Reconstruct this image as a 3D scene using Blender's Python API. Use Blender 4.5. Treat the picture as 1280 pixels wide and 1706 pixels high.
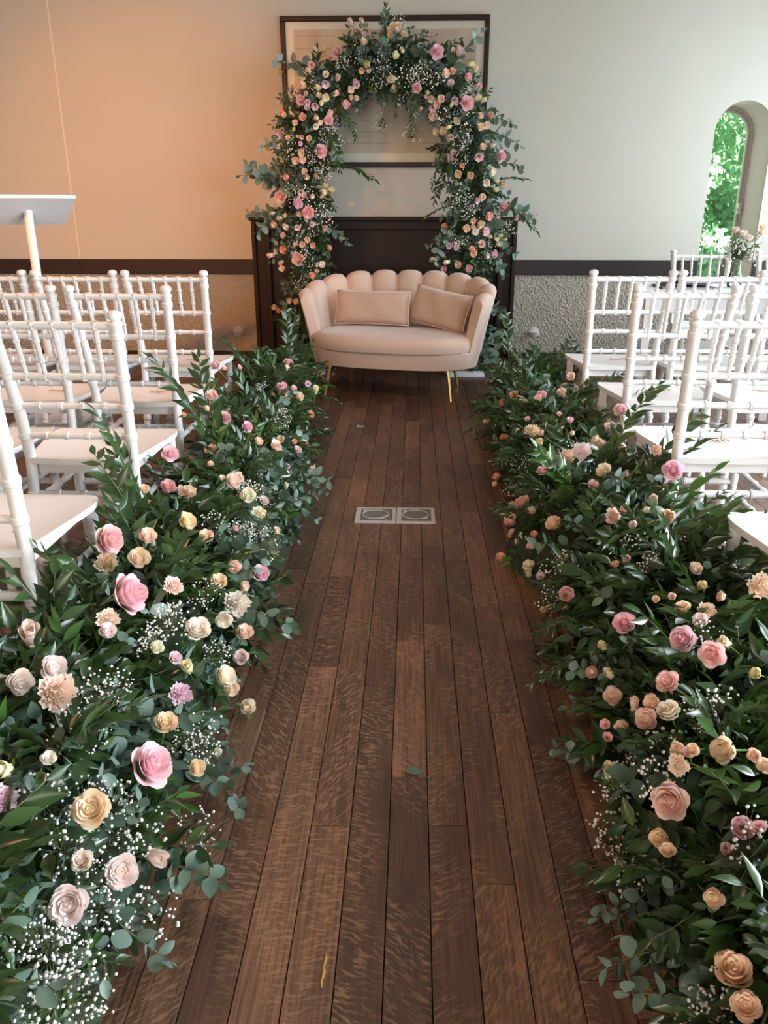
import bpy, bmesh, math, random
import numpy as np
from mathutils import Vector, Matrix

for _o in list(bpy.data.objects):
    bpy.data.objects.remove(_o)
scene = bpy.context.scene
col = scene.collection
PI = math.pi

# ------------------------------------------------------------------ camera
cam = bpy.data.cameras.new('camera')
cam.sensor_fit = 'HORIZONTAL'
cam.sensor_width = 36.0
cam.lens = 36.0 * 1340.0 / 1280.0
cam.clip_start = 0.05
cam.clip_end = 60
cam_o = bpy.data.objects.new('camera', cam)
cam_o.location = (0, 0, 1.22)
cam_o.rotation_euler = (math.radians(90 - 20.837), 0, math.radians(1.997))
col.objects.link(cam_o)
scene.camera = cam_o

# ------------------------------------------------------------------ light
scene.view_settings.view_transform = 'Standard'
scene.view_settings.look = 'None'
scene.view_settings.gamma = 1.0
scene.view_settings.use_curve_mapping = False
scene.view_settings.exposure = 0.14

world = bpy.data.worlds.new('sky')
scene.world = world
world.use_nodes = True
_bg = world.node_tree.nodes['Background']
_bg.inputs[0].default_value = (0.80, 0.90, 1.0, 1)
_bg.inputs[1].default_value = 2.2


def light(name, kind, loc, target, energy, color, **kw):
    d = bpy.data.lights.new(name, kind)
    d.energy = energy
    d.color = color
    for k, v in kw.items():
        setattr(d, k, v)
    o = bpy.data.objects.new(name, d)
    o.location = loc
    o.rotation_euler = (Vector(target) - Vector(loc)).to_track_quat('-Z', 'Y').to_euler()
    col.objects.link(o)
    return o


# daylight entering through the openings of the right-hand wall, plus an added warm fill behind the camera
SP = math.radians(130)
light('window_daylight_far', 'AREA', (3.52, 5.35, 1.55), (0.0, 5.2, 0.9), 108, (0.74, 0.89, 1.0), shape='RECTANGLE', size=1.5, size_y=2.0)
light('window_daylight_mid', 'AREA', (3.52, 2.6, 1.65), (0.0, 2.4, 0.4), 110, (0.80, 0.91, 1.0), shape='RECTANGLE', size=1.5, size_y=1.9, spread=SP)
light('window_daylight_near', 'AREA', (3.52, 0.0, 1.65), (0.0, 0.6, 0.3), 130, (0.88, 0.95, 1.0), shape='RECTANGLE', size=1.5, size_y=1.9, spread=SP)
light('fill_behind_camera', 'AREA', (-0.6, -2.75, 1.1), (0.0, 2.0, 0.3), 58, (1.0, 0.87, 0.74), shape='RECTANGLE', size=2.6, size_y=1.2, spread=SP)
# warm ceiling spot washing the left end of the back wall, added warm fill over the left block of chairs
light('ceiling_spot_warm', 'SPOT', (-3.1, 1.3, 2.95), (-1.98, 6.74, 1.20), 820, (1.0, 0.34, 0.07), spot_size=math.radians(42), spot_blend=1.0, shadow_soft_size=0.08)
light('warm_fill_left', 'AREA', (-2.0, 3.0, 3.1), (-1.6, 3.4, 0), 40, (1.0, 0.54, 0.32), shape='DISK', size=0.6)
light('sunlight', 'SUN', (0, 0, 8), (1.2, 2.6, 3.0), 42, (1.0, 0.96, 0.85), angle=0.01)


# ------------------------------------------------------------------ helpers
def link(o, parent=None):
    col.objects.link(o)
    if parent is not None:
        o.parent = parent
    return o


def tag(o, label=None, cat=None, group=None, kind=None):
    if label: o['label'] = label
    if cat: o['category'] = cat
    if group: o['group'] = group
    if kind: o['kind'] = kind
    return o


def empty(name, loc=(0, 0, 0), rz=0.0):
    o = bpy.data.objects.new(name, None)
    o.empty_display_size = 0.05
    o.location = loc
    o.rotation_euler = (0, 0, rz)
    col.objects.link(o)
    return o


class MB:
    """collects geometry for one mesh"""
    def __init__(self):
        self.v = []; self.f = []; self.a = []

    def add(self, vs, fs, a=0.0):
        n = len(self.v)
        self.v.extend([tuple(p) for p in vs])
        self.a.extend(a if isinstance(a, (list, tuple)) else [a] * len(vs))
        self.f.extend([tuple(i + n for i in q) for q in fs])
        return self

    def box(self, x0, x1, y0, y1, z0, z1, m=None):
        vs = [(x, y, z) for z in (z0, z1) for y in (y0, y1) for x in (x0, x1)]
        if m is not None:
            vs = [tuple(m @ Vector(p)) for p in vs]
        return self.add(vs, [(0, 2, 3, 1), (4, 5, 7, 6), (0, 1, 5, 4), (2, 6, 7, 3), (0, 4, 6, 2), (1, 3, 7, 5)])

    def prism(self, poly, z0, z1, m=None):
        n = len(poly)
        vs = [(x, y, z0) for x, y in poly] + [(x, y, z1) for x, y in poly]
        if m is not None:
            vs = [tuple(m @ Vector(p)) for p in vs]
        fs = [tuple(range(n))[::-1], tuple(range(n, 2 * n))] + [(i, (i + 1) % n, n + (i + 1) % n, n + i) for i in range(n)]
        return self.add(vs, fs)

    def tube(self, path, rad, n=8, caps=True):
        path = [Vector(p) for p in path]
        k = len(path)
        if not isinstance(rad, (list, tuple)): rad = [rad] * k
        ref = None
        vs = []
        for i, p in enumerate(path):
            t = (path[min(i + 1, k - 1)] - path[max(i - 1, 0)])
            if t.length < 1e-9: t = Vector((0, 0, 1))
            t.normalize()
            if ref is None:
                ref = Vector((1, 0, 0)) if abs(t.x) < 0.8 else Vector((0, 1, 0))
            u = (ref - t * ref.dot(t)).normalized()
            w = t.cross(u)
            ref = u
            for j in range(n):
                an = 2 * PI * j / n
                vs.append(p + (u * math.cos(an) + w * math.sin(an)) * rad[i])
        fs = [(i * n + j, i * n + (j + 1) % n, (i + 1) * n + (j + 1) % n, (i + 1) * n + j) for i in range(k - 1) for j in range(n)]
        if caps:
            fs += [tuple(range(n))[::-1], tuple(range((k - 1) * n, k * n))]
        return self.add(vs, fs)

    def turned(self, p0, p1, prof, n=10):
        """lathe between two points; prof = list of (t, radius)"""
        p0, p1 = Vector(p0), Vector(p1)
        return self.tube([p0.lerp(p1, t) for t, r in prof], [r for t, r in prof], n)

    def mesh(self, name, mat=None, smooth=True, bevel=0.0, seg=2, attr=False, merge=False):
        me = bpy.data.meshes.new(name)
        me.from_pydata(self.v, [], self.f)
        if bevel > 0 or merge:
            bm = bmesh.new(); bm.from_mesh(me)
            if merge: bmesh.ops.remove_doubles(bm, verts=bm.verts, dist=1e-5)
            if bevel > 0:
                bmesh.ops.bevel(bm, geom=[e for e in bm.edges if e.calc_face_angle(0) > 0.5], offset=bevel, segments=seg, profile=0.5, affect='EDGES')
            bmesh.ops.recalc_face_normals(bm, faces=bm.faces)
            bm.to_mesh(me); bm.free()
        if attr and len(me.vertices) == len(self.a):
            at = me.attributes.new('t', 'FLOAT', 'POINT')
            at.data.foreach_set('value', np.array(self.a, dtype=np.float32))
        if smooth:
            me.polygons.foreach_set('use_smooth', [True] * len(me.polygons))
            if smooth == 'auto':
                me.set_sharp_from_angle(angle=math.radians(38))
        if mat: me.materials.append(mat)
        me.update()
        return me

    def build(self, name, mat, parent=None, **kw):
        return link(bpy.data.objects.new(name, self.mesh(name, mat, **kw)), parent)


def inst(name, me, parent=None, m=None):
    o = bpy.data.objects.new(name, me)
    link(o, parent)
    if m is not None: o.matrix_local = m
    return o


def copy_tree(o, parent=None):
    c = o.copy(); col.objects.link(c); c.parent = parent
    for ch in list(o.children):
        copy_tree(ch, c)
    return c


def frame_mat(d, up=(0, 0, 1), roll=0.0, loc=(0, 0, 0), sc=1.0):
    """matrix with local X along d"""
    x = Vector(d).normalized(); u = Vector(up)
    if abs(x.dot(u)) > 0.97: u = Vector((0.3, -1, 0.1))
    z = (u - x * x.dot(u)).normalized(); y = z.cross(x)
    m = Matrix(((x.x, y.x, z.x), (x.y, y.y, z.y), (x.z, y.z, z.z))).to_4x4()
    m = Matrix.Translation(loc) @ m @ Matrix.Rotation(roll, 4, 'X') @ Matrix.Scale(sc, 4)
    return m


# ------------------------------------------------------------------ materials
def new_mat(name):
    m = bpy.data.materials.new(name); m.use_nodes = True
    nt = m.node_tree
    return m, nt, nt.nodes['Principled BSDF']


def nd(nt, t, **kw):
    n = nt.nodes.new('ShaderNode' + t)
    ins = kw.pop('ins', {})
    for k, v in kw.items(): setattr(n, k, v)
    for k, v in ins.items():
        if isinstance(v, bpy.types.NodeSocket): nt.links.new(v, n.inputs[k])
        else: n.inputs[k].default_value = v
    return n


def ramp(nt, fac, stops):
    n = nt.nodes.new('ShaderNodeValToRGB')
    cr = n.color_ramp
    while len(cr.elements) < len(stops): cr.elements.new(0.5)
    for e, (p, c) in zip(cr.elements, stops):
        e.position = p; e.color = tuple(c) + (1,) if len(c) == 3 else c
    nt.links.new(fac, n.inputs[0])
    return n.outputs[0]


def mixc(nt, fac, a, b, blend='MIX'):
    n = nt.nodes.new('ShaderNodeMix'); n.data_type = 'RGBA'; n.blend_type = blend
    for s, v in ((n.inputs[0], fac), (n.inputs[6], a), (n.inputs[7], b)):
        if isinstance(v, bpy.types.NodeSocket): nt.links.new(v, s)
        elif isinstance(v, (int, float)): s.default_value = v
        else: s.default_value = tuple(v) + (1,)
    return n.outputs[2]


def mathn(nt, op, a, b=0.0):
    n = nt.nodes.new('ShaderNodeMath'); n.operation = op
    for s, v in ((n.inputs[0], a), (n.inputs[1], b)):
        if isinstance(v, bpy.types.NodeSocket): nt.links.new(v, s)
        else: s.default_value = v
    return n.outputs[0]


def simple(name, c, rough=0.5, metal=0.0, spec=0.5, bump=None, var=None, coat=0.0, sheen=0.0):
    m, nt, b = new_mat(name)
    b.inputs['Base Color'].default_value = tuple(c) + (1,)
    b.inputs['Roughness'].default_value = rough
    b.inputs['Metallic'].default_value = metal
    b.inputs['Specular IOR Level'].default_value = spec
    b.inputs['Coat Weight'].default_value = coat
    b.inputs['Sheen Weight'].default_value = sheen
    pos = nd(nt, 'NewGeometry').outputs['Position']
    if var:
        sc, c2 = var
        nz = nd(nt, 'TexNoise', ins={'Vector': pos, 'Scale': sc, 'Detail': 4.0})
        nt.links.new(mixc(nt, nz.outputs['Fac'], c, c2), b.inputs['Base Color'])
    if bump:
        sc, st, dist = bump
        nz = nd(nt, 'TexNoise', ins={'Vector': pos, 'Scale': sc, 'Detail': 3.0})
        bp = nd(nt, 'Bump', ins={'Height': nz.outputs['Fac'], 'Strength': st, 'Distance': dist})
        nt.links.new(bp.outputs[0], b.inputs['Normal'])
    return m


M = {}
M['plaster'] = simple('plaster', (0.52, 0.495, 0.425), 0.75, spec=0.3, bump=(14, 0.15, 0.004), var=(2.5, (0.485, 0.46, 0.395)))
M['ceiling'] = simple('dim_ceiling', (0.30, 0.24, 0.18), 0.8)  # unseen ceiling, toned down to cut bounced light
M['dimwall'] = simple('dim_plaster', (0.40, 0.32, 0.23), 0.8)  # unseen left and front walls, kept dark so less light bounces
M['reveal'] = simple('reveal_plaster', (0.60, 0.55, 0.48), 0.8, bump=(30, 0.2, 0.003))
M['white'] = simple('white_resin', (0.80, 0.78, 0.76), 0.30, spec=0.5, var=(5, (0.76, 0.735, 0.715)))
M['white_paint'] = simple('white_paint', (0.80, 0.80, 0.80), 0.5)
M['darkwood'] = simple('dark_wood', (0.012, 0.006, 0.004), 0.50, spec=0.25, var=(9, (0.022, 0.011, 0.008)), bump=(40, 0.1, 0.001))
M['rail'] = simple('rail_paint', (0.022, 0.014, 0.012), 0.50, spec=0.35, bump=(25, 0.12, 0.001))
M['velvet'] = simple('blush_velvet', (0.60, 0.44, 0.355), 0.85, spec=0.2, sheen=0.35, var=(7, (0.54, 0.385, 0.305)), bump=(60, 0.05, 0.001))
M['piping'] = simple('blush_piping', (0.72, 0.55, 0.46), 0.7, sheen=0.4)
M['pillow'] = simple('peach_velvet', (0.57, 0.40, 0.31), 0.8, spec=0.2, sheen=0.35, var=(9, (0.50, 0.345, 0.26)), bump=(45, 0.12, 0.002))
M['gold'] = simple('brushed_gold', (0.72, 0.48, 0.18), 0.28, metal=1.0)
M['goldtag'] = simple('gold_card', (0.55, 0.36, 0.13), 0.4, metal=0.6)
M['frame'] = simple('frame_wood', (0.014, 0.006, 0.0045), 0.42, spec=0.3, var=(30, (0.035, 0.014, 0.010)))
M['mat'] = simple('mount_board', (0.86, 0.83, 0.77), 0.8)
M['steel'] = simple('satin_metal', (0.62, 0.60, 0.58), 0.45, metal=0.55)
M['inset'] = simple('inset_rubber', (0.12, 0.115, 0.10), 0.6, var=(80, (0.15, 0.145, 0.13)))
M['stem'] = simple('green_stem', (0.13, 0.24, 0.06), 0.5)
M['twig'] = simple('twig', (0.10, 0.12, 0.05), 0.6)
M['calyx'] = simple('calyx', (0.14, 0.26, 0.07), 0.5)
M['moss'] = simple('moss', (0.014, 0.024, 0.010), 0.95, var=(30, (0.03, 0.045, 0.018)), bump=(60, 0.9, 0.02))
M['gyp'] = simple('babys_breath_white', (0.86, 0.84, 0.80), 0.7)
M['metal_black'] = simple('arch_metal', (0.03, 0.03, 0.03), 0.5, metal=0.5)
M['tape'] = simple('teal_tape', (0.25, 0.48, 0.45), 0.5)
M['navy'] = simple('navy_folder', (0.012, 0.016, 0.035), 0.45)
M['paper'] = simple('paper_white', (0.78, 0.77, 0.75), 0.7)
M['dirt'] = simple('subfloor', (0.006, 0.004, 0.003), 0.9)
M['gum'] = simple('gold_filler', (0.50, 0.30, 0.07), 0.5)
M['winframe'] = simple('window_frame_paint', (0.42, 0.38, 0.34), 0.5)
M['hedge_core'] = simple('hedge_core', (0.10, 0.24, 0.11), 0.9, var=(6, (0.22, 0.40, 0.18)))
M['trunk'] = simple('bark', (0.10, 0.06, 0.04), 0.8)
M['seam'] = simple('joint_strip', (0.72, 0.64, 0.52), 0.6)


def wood_floor():
    m, nt, b = new_mat('oak_floor')
    pos = nd(nt, 'NewGeometry')
    oi = nd(nt, 'ObjectInfo')
    rnd = mathn(nt, 'FRACT', mathn(nt, 'ADD', oi.outputs['Random'], mathn(nt, 'MULTIPLY', pos.outputs['Random Per Island'], 7.31)))
    off = nd(nt, 'CombineXYZ', ins={'X': mathn(nt, 'MULTIPLY', rnd, 37.0), 'Y': mathn(nt, 'MULTIPLY', rnd, 91.0), 'Z': 0.0})
    p = nd(nt, 'VectorMath', operation='ADD', ins={0: pos.outputs['Position'], 1: off.outputs[0]}).outputs[0]
    # long straight pores
    v1 = nd(nt, 'VectorMath', operation='MULTIPLY', ins={0: p, 1: (170.0, 5.0, 1.0)}).outputs[0]
    pores = nd(nt, 'TexNoise', ins={'Vector': v1, 'Scale': 1.0, 'Detail': 5.0, 'Roughness': 0.6}).outputs['Fac']
    # broad tone drift inside a plank
    v2 = nd(nt, 'VectorMath', operation='MULTIPLY', ins={0: p, 1: (16.0, 2.2, 1.0)}).outputs[0]
    drift = nd(nt, 'TexNoise', ins={'Vector': v2, 'Scale': 1.0, 'Detail': 3.0}).outputs['Fac']
    # ray flecks: thin wavy ribbons slanting across the grain
    ang = mathn(nt, 'MULTIPLY', mathn(nt, 'SUBTRACT', mathn(nt, 'FRACT', mathn(nt, 'MULTIPLY', rnd, 17.3)), 0.5), 2.2)
    pr = nd(nt, 'VectorRotate', rotation_type='Z_AXIS', ins={'Vector': p, 'Angle': ang}).outputs[0]
    warp = nd(nt, 'TexNoise', ins={'Vector': nd(nt, 'VectorMath', operation='MULTIPLY', ins={0: p, 1: (22.0, 13.0, 1.0)}).outputs[0], 'Scale': 1.0, 'Detail': 2.0})
    wv = nd(nt, 'VectorMath', operation='MULTIPLY', ins={0: warp.outputs['Color'], 1: (1.0, 4.2, 0.0)}).outputs[0]
    v5 = nd(nt, 'VectorMath', operation='ADD', ins={0: nd(nt, 'VectorMath', operation='MULTIPLY', ins={0: pr, 1: (34.0, 150.0, 1.0)}).outputs[0], 1: wv}).outputs[0]
    fleck = nd(nt, 'TexNoise', ins={'Vector': v5, 'Scale': 1.0, 'Detail': 2.0, 'Roughness': 0.5}).outputs['Fac']
    fl = ramp(nt, fleck, [(0.50, (0, 0, 0)), (0.62, (1, 1, 1))])
    v6 = nd(nt, 'VectorMath', operation='MULTIPLY', ins={0: p, 1: (9.0, 3.2, 1.0)}).outputs[0]
    msk = ramp(nt, nd(nt, 'TexNoise', ins={'Vector': v6, 'Scale': 1.0, 'Detail': 1.0}).outputs['Fac'], [(0.36, (0, 0, 0)), (0.56, (1, 1, 1))])
    base = ramp(nt, rnd, [(0.0, (0.102, 0.043, 0.022)), (0.35, (0.168, 0.071, 0.036)), (0.7, (0.220, 0.100, 0.051)), (1.0, (0.29, 0.142, 0.074))])
    c1 = mixc(nt, ramp(nt, drift, [(0.3, (0, 0, 0)), (0.7, (1, 1, 1))]), base, mixc(nt, 0.55, base, (0.022, 0.012, 0.008)))
    c2 = mixc(nt, ramp(nt, pores, [(0.38, (1, 1, 1)), (0.62, (0, 0, 0))]), c1, mixc(nt, 0.68, c1, (0.010, 0.006, 0.004)))
    f = mathn(nt, 'MULTIPLY', mathn(nt, 'MULTIPLY', fl, msk), 0.40)
    c3 = mixc(nt, f, c2, (0.42, 0.235, 0.13))
    nt.links.new(c3, b.inputs['Base Color'])
    r = mathn(nt, 'ADD', mathn(nt, 'MULTIPLY', pores, 0.16), 0.40)
    nt.links.new(r, b.inputs['Roughness'])
    b.inputs['Specular IOR Level'].default_value = 0.85
    h = mathn(nt, 'ADD', mathn(nt, 'MULTIPLY', pores, 0.7), mathn(nt, 'MULTIPLY', fl, -0.25))
    bp = nd(nt, 'Bump', ins={'Height': h, 'Strength': 0.30, 'Distance': 0.0012})
    nt.links.new(bp.outputs[0], b.inputs['Normal'])
    return m


def rough_cast():
    m, nt, b = new_mat('roughcast_plaster')
    pos = nd(nt, 'NewGeometry').outputs['Position']
    n1 = nd(nt, 'TexNoise', ins={'Vector': pos, 'Scale': 42.0, 'Detail': 3.0, 'Distortion': 1.2}).outputs['Fac']
    n2 = nd(nt, 'TexVoronoi', ins={'Vector': pos, 'Scale': 55.0}).outputs['Distance']
    h = mathn(nt, 'ADD', n1, mathn(nt, 'MULTIPLY', n2, 0.5))
    bp = nd(nt, 'Bump', ins={'Height': h, 'Strength': 1.0, 'Distance': 0.022})
    nt.links.new(bp.outputs[0], b.inputs['Normal'])
    nt.links.new(mixc(nt, n1, (0.33, 0.295, 0.235), (0.47, 0.43, 0.36)), b.inputs['Base Color'])
    b.inputs['Roughness'].default_value = 0.7
    return m


def leaf_mat(name, lo, hi, rough, back, trans=0.12, spec=0.5):
    m, nt, b = new_mat(name)
    g = nd(nt, 'NewGeometry'); oi = nd(nt, 'ObjectInfo')
    rnd = mathn(nt, 'FRACT', mathn(nt, 'ADD', oi.outputs['Random'], mathn(nt, 'MULTIPLY', g.outputs['Random Per Island'], 5.17)))
    c = ramp(nt, rnd, [(0.0, lo), (0.82, tuple((a + q) / 2 for a, q in zip(lo, hi))), (1.0, hi)])
    nz = nd(nt, 'TexNoise', ins={'Vector': g.outputs['Position'], 'Scale': 70.0, 'Detail': 2.0}).outputs['Fac']
    c = mixc(nt, mathn(nt, 'MULTIPLY', nz, 0.35), c, tuple(x * 1.7 for x in lo))
    c = mixc(nt, g.outputs['Backfacing'], c, back)
    nt.links.new(c, b.inputs['Base Color'])
    b.inputs['Roughness'].default_value = rough
    b.inputs['Specular IOR Level'].default_value = spec
    tr = nd(nt, 'BsdfTranslucent', ins={'Color': mixc(nt, 0.5, c, (0.16, 0.30, 0.04))})
    mx = nd(nt, 'MixShader', ins={0: trans, 1: b.outputs[0], 2: tr.outputs[0]})
    nt.links.new(mx.outputs[0], nt.nodes['Material Output'].inputs[0])
    return m


def petal_mat():
    m, nt, b = new_mat('petal')
    oi = nd(nt, 'ObjectInfo'); at = nd(nt, 'Attribute', attribute_name='t')
    hs = nd(nt, 'HueSaturation', ins={'Saturation': 1.35, 'Value': 1.0, 'Color': oi.outputs['Color']})
    c = mixc(nt, at.outputs['Fac'], hs.outputs[0], oi.outputs['Color'])
    nz = nd(nt, 'TexNoise', ins={'Vector': nd(nt, 'NewGeometry').outputs['Position'], 'Scale': 60.0, 'Detail': 2.0}).outputs['Fac']
    c = mixc(nt, mathn(nt, 'MULTIPLY', nz, 0.3), c, (0.97, 0.89, 0.81))
    nt.links.new(c, b.inputs['Base Color'])
    b.inputs['Roughness'].default_value = 0.6
    b.inputs['Specular IOR Level'].default_value = 0.25
    tr = nd(nt, 'BsdfTranslucent', ins={'Color': c})
    mx = nd(nt, 'MixShader', ins={0: 0.28, 1: b.outputs[0], 2: tr.outputs[0]})
    nt.links.new(mx.outputs[0], nt.nodes['Material Output'].inputs[0])
    return m


def print_mat():
    """faded architectural elevation on buff paper"""
    m, nt, b = new_mat('faded_print')
    pos = nd(nt, 'NewGeometry').outputs['Position']
    st = nd(nt, 'VectorMath', operation='MULTIPLY', ins={0: pos, 1: (9.0, 0.0, 0.7)}).outputs[0]
    band = nd(nt, 'TexNoise', ins={'Vector': st, 'Scale': 1.0, 'Detail': 2.0}).outputs['Fac']
    c = mixc(nt, ramp(nt, band, [(0.35, (0, 0, 0)), (0.65, (1, 1, 1))]), (0.66, 0.555, 0.47), (0.76, 0.66, 0.57))
    l1 = nd(nt, 'VectorMath', operation='MULTIPLY', ins={0: pos, 1: (34.0, 0.0, 7.0)}).outputs[0]
    ln = nd(nt, 'TexBrick', ins={'Vector': nd(nt, 'CombineXYZ', ins={'X': nd(nt, 'SeparateXYZ', ins={0: l1}).outputs[0], 'Y': nd(nt, 'SeparateXYZ', ins={0: l1}).outputs[2]}).outputs[0], 'Scale': 0.45, 'Mortar Size': 0.012, 'Color1': (0, 0, 0, 1), 'Color2': (0, 0, 0, 1), 'Mortar': (1, 1, 1, 1)})
    z = nd(nt, 'SeparateXYZ', ins={0: pos}).outputs[2]
    mk = nd(nt, 'TexNoise', ins={'Vector': pos, 'Scale': 4.0}).outputs['Fac']
    fac = mathn(nt, 'MULTIPLY', mathn(nt, 'MULTIPLY', ln.outputs['Color'], ramp(nt, mk, [(0.42, (0, 0, 0)), (0.58, (1, 1, 1))])), 0.35)
    c = mixc(nt, fac, c, (0.20, 0.16, 0.13))
    nt.links.new(c, b.inputs['Base Color'])
    b.inputs['Roughness'].default_value = 0.85
    return m


def glass_mat(name, tint=(1, 1, 1), rough=0.0):
    m, nt, b = new_mat(name)
    tr = nd(nt, 'BsdfTransparent', ins={'Color': tuple(tint) + (1,)})
    gl = nd(nt, 'BsdfGlossy', ins={'Color': (1, 1, 1, 1), 'Roughness': rough})
    fr = nd(nt, 'Fresnel', ins={'IOR': 1.45})
    mx = nd(nt, 'MixShader', ins={0: fr.outputs[0], 1: tr.outputs[0], 2: gl.outputs[0]})
    nt.links.new(mx.outputs[0], nt.nodes['Material Output'].inputs[0])
    return m


M['floor'] = wood_floor()
M['roughcast'] = rough_cast()
M['ruscus'] = leaf_mat('ruscus_leaf', (0.018, 0.042, 0.015), (0.058, 0.115, 0.028), 0.28, (0.052, 0.088, 0.034), 0.13, 0.6)
M['euc'] = leaf_mat('eucalyptus_leaf', (0.075, 0.130, 0.100), (0.18, 0.25, 0.18), 0.42, (0.16, 0.23, 0.19), 0.08)
M['fresh'] = leaf_mat('fresh_leaf', (0.028, 0.085, 0.016), (0.09, 0.19, 0.035), 0.30, (0.05, 0.10, 0.03), 0.16)
M['hedge_leaf'] = leaf_mat('garden_leaf', (0.18, 0.42, 0.26), (0.48, 0.62, 0.34), 0.45, (0.28, 0.50, 0.34), 0.35)
M['petal'] = petal_mat()
M['print'] = print_mat()
M['glass'] = glass_mat('clear_glass', (0.97, 0.99, 0.98))
M['vase'] = glass_mat('vase_glass', (0.90, 0.95, 0.93))

# ------------------------------------------------------------------ the room
YW = 6.74          # inner face of the back wall
XL, XR, YB, ZC = -3.9, 3.6, -3.0, 3.3
WX0, WX1, WZ0, WZS = 2.25, 2.68, 0.55, 1.735   # arched opening in the back wall
WR = (WX1 - WX0) / 2
WXC = (WX0 + WX1) / 2
THK = 0.45

mb = MB()
mb.box(XL, WX0, YW, YW + THK, 0, ZC)
mb.box(WX1, XR, YW, YW + THK, 0, ZC)
mb.box(WX0, WX1, YW, YW + THK, 0, WZ0)
NA = 28
for i in range(NA):
    a0, a1 = PI - PI * i / NA, PI - PI * (i + 1) / NA
    xa, za = WXC + WR * math.cos(a0), WZS + WR * math.sin(a0)
    xb, zb = WXC + WR * math.cos(a1), WZS + WR * math.sin(a1)
    mb.add([(xa, YW, za), (xb, YW, zb), (xb, YW, ZC), (xa, YW, ZC), (xa, YW + THK, za), (xb, YW + THK, zb), (xb, YW + THK, ZC), (xa, YW + THK, ZC)],
           [(0, 1, 2, 3), (7, 6, 5, 4), (4, 5, 1, 0)])
wall_back = tag(mb.build('wall_back', M['plaster'], smooth=False), 'pale plaster back wall with deep arched window opening', kind='structure')
# lining of the arched opening
mb = MB()
pts = [(WX0 + 0.002, WZ0)] + [(WXC + (WR - 0.002) * math.cos(PI - PI * i / NA), WZS + (WR - 0.002) * math.sin(PI - PI * i / NA)) for i in range(NA + 1)] + [(WX1 - 0.002, WZ0)]
vs = [(x, y, z) for y in (YW + 0.004, YW + THK - 0.01) for x, z in pts]
k = len(pts)
mb.add(vs, [(i, i + 1, k + i + 1, k + i) for i in range(k - 1)])
mb.build('reveal', M['reveal'], wall_back, smooth='auto')
mb = MB().box(WX0, WX1, YW - 0.03, YW + THK - 0.02, WZ0 - 0.03, WZ0 + 0.004)
mb.build('sill', M['reveal'], wall_back, smooth=False)
MB().box(XL, -1.281, YW - 0.006, YW + 0.01, 0.0, 0.71).build('roughcast_panel', M['roughcast'], wall_back, smooth=False)
MB().box(0.809, WX0, YW - 0.006, YW + 0.01, 0.0, 0.71).build('roughcast_panel', M['roughcast'], wall_back, smooth=False)
MB().box(WX1, XR, YW - 0.006, YW + 0.01, 0.0, 0.71).build('roughcast_panel', M['roughcast'], wall_back, smooth=False)

tag(MB().box(XL - 0.3, XL, YB - 0.3, YW + THK, 0, ZC).build('wall_left', M['dimwall'], smooth=False), kind='structure')
tag(MB().box(XL, XR, YB - 0.3, YB, 0, ZC).build('wall_front', M['dimwall'], smooth=False), kind='structure')
tag(MB().box(XL - 0.3, XR + 0.3, YB - 0.3, YW + THK, ZC, ZC + 0.25).build('ceiling', M['ceiling'], smooth=False), kind='structure')
mb = MB()
ys = [YB - 0.3, -0.75, 0.75, 1.85, 3.35, 4.6, 6.1, YW + THK]
for i in range(0, 8, 2):
    mb.box(XR, XR + 0.3, ys[i], ys[i + 1], 0, ZC)
for i in range(1, 7, 2):
    mb.box(XR, XR + 0.3, ys[i], ys[i + 1], 0, 0.55)
    mb.box(XR, XR + 0.3, ys[i], ys[i + 1], 2.6, ZC)
tag(mb.build('wall_right', M['plaster'], smooth=False), kind='structure')

# chair rail and baseboard
n = 1
for x0, x1 in ((XL, -2.705), (-2.7035, -1.281), (0.809, WX0 - 0.002), (WX1 + 0.002, XR)):
    tag(MB().box(x0, x1, YW - 0.028, YW + 0.005, 0.704, 0.818).build('trim_%d' % n, M['rail'], smooth=False, bevel=0.004), kind='structure'); n += 1
for i, (x0, x1) in enumerate(((XL, -1.281), (0.809, XR))):
    tag(MB().box(x0, x1, YW - 0.024, YW + 0.005, 0.0, 0.085).build('baseboard_' + ('left', 'right')[i], M['rail'], smooth=False, bevel=0.004), kind='structure')
tag(MB().box(-2.709, -2.700, YW - 0.004, YW + 0.005, 0.818, ZC).build('trim_%d' % n, M['seam'], smooth=False), kind='structure')

# ------------------------------------------------------------------ floor: sub-floor and single planks
floor = tag(MB().box(XL, XR, YB, YW + 0.02, -0.05, -0.012).build('floor', M['dirt'], smooth=False), 'dark oak plank floor', kind='structure')
rf = random.Random(5)
unit = MB().box(-0.5, 0.5, -0.5, 0.5, -1, 0).mesh('plank', M['floor'], smooth=False)
PW = 0.0822
planks = []
k0, k1 = int(-3.1 / PW), int(3.5 / PW)
for k in range(k0, k1):
    x0 = -0.0356 + k * PW
    y = -0.6 + rf.uniform(-0.5, 0.0) + (k % 2) * 0.3
    while y < YW:
        L = rf.choice((0.58, 0.60, 0.86, 0.88, 0.9, 1.15)) + rf.uniform(-0.02, 0.02)
        y1 = min(y + L, YW)
        planks.append((x0, y, y1)); y = y1
def plank_rank(p):
    x = p[0] + PW / 2; ym = (p[1] + p[2]) / 2
    if p[2] < 0.85: return 50 + abs(x)
    return abs(x) * 2.0 + 0.15 * ym + (1.2 if x < -0.5 else 0) + (0.5 if 0.5 < x < 0.85 else 0)
planks.sort(key=plank_rank)
rest = MB()
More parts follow.
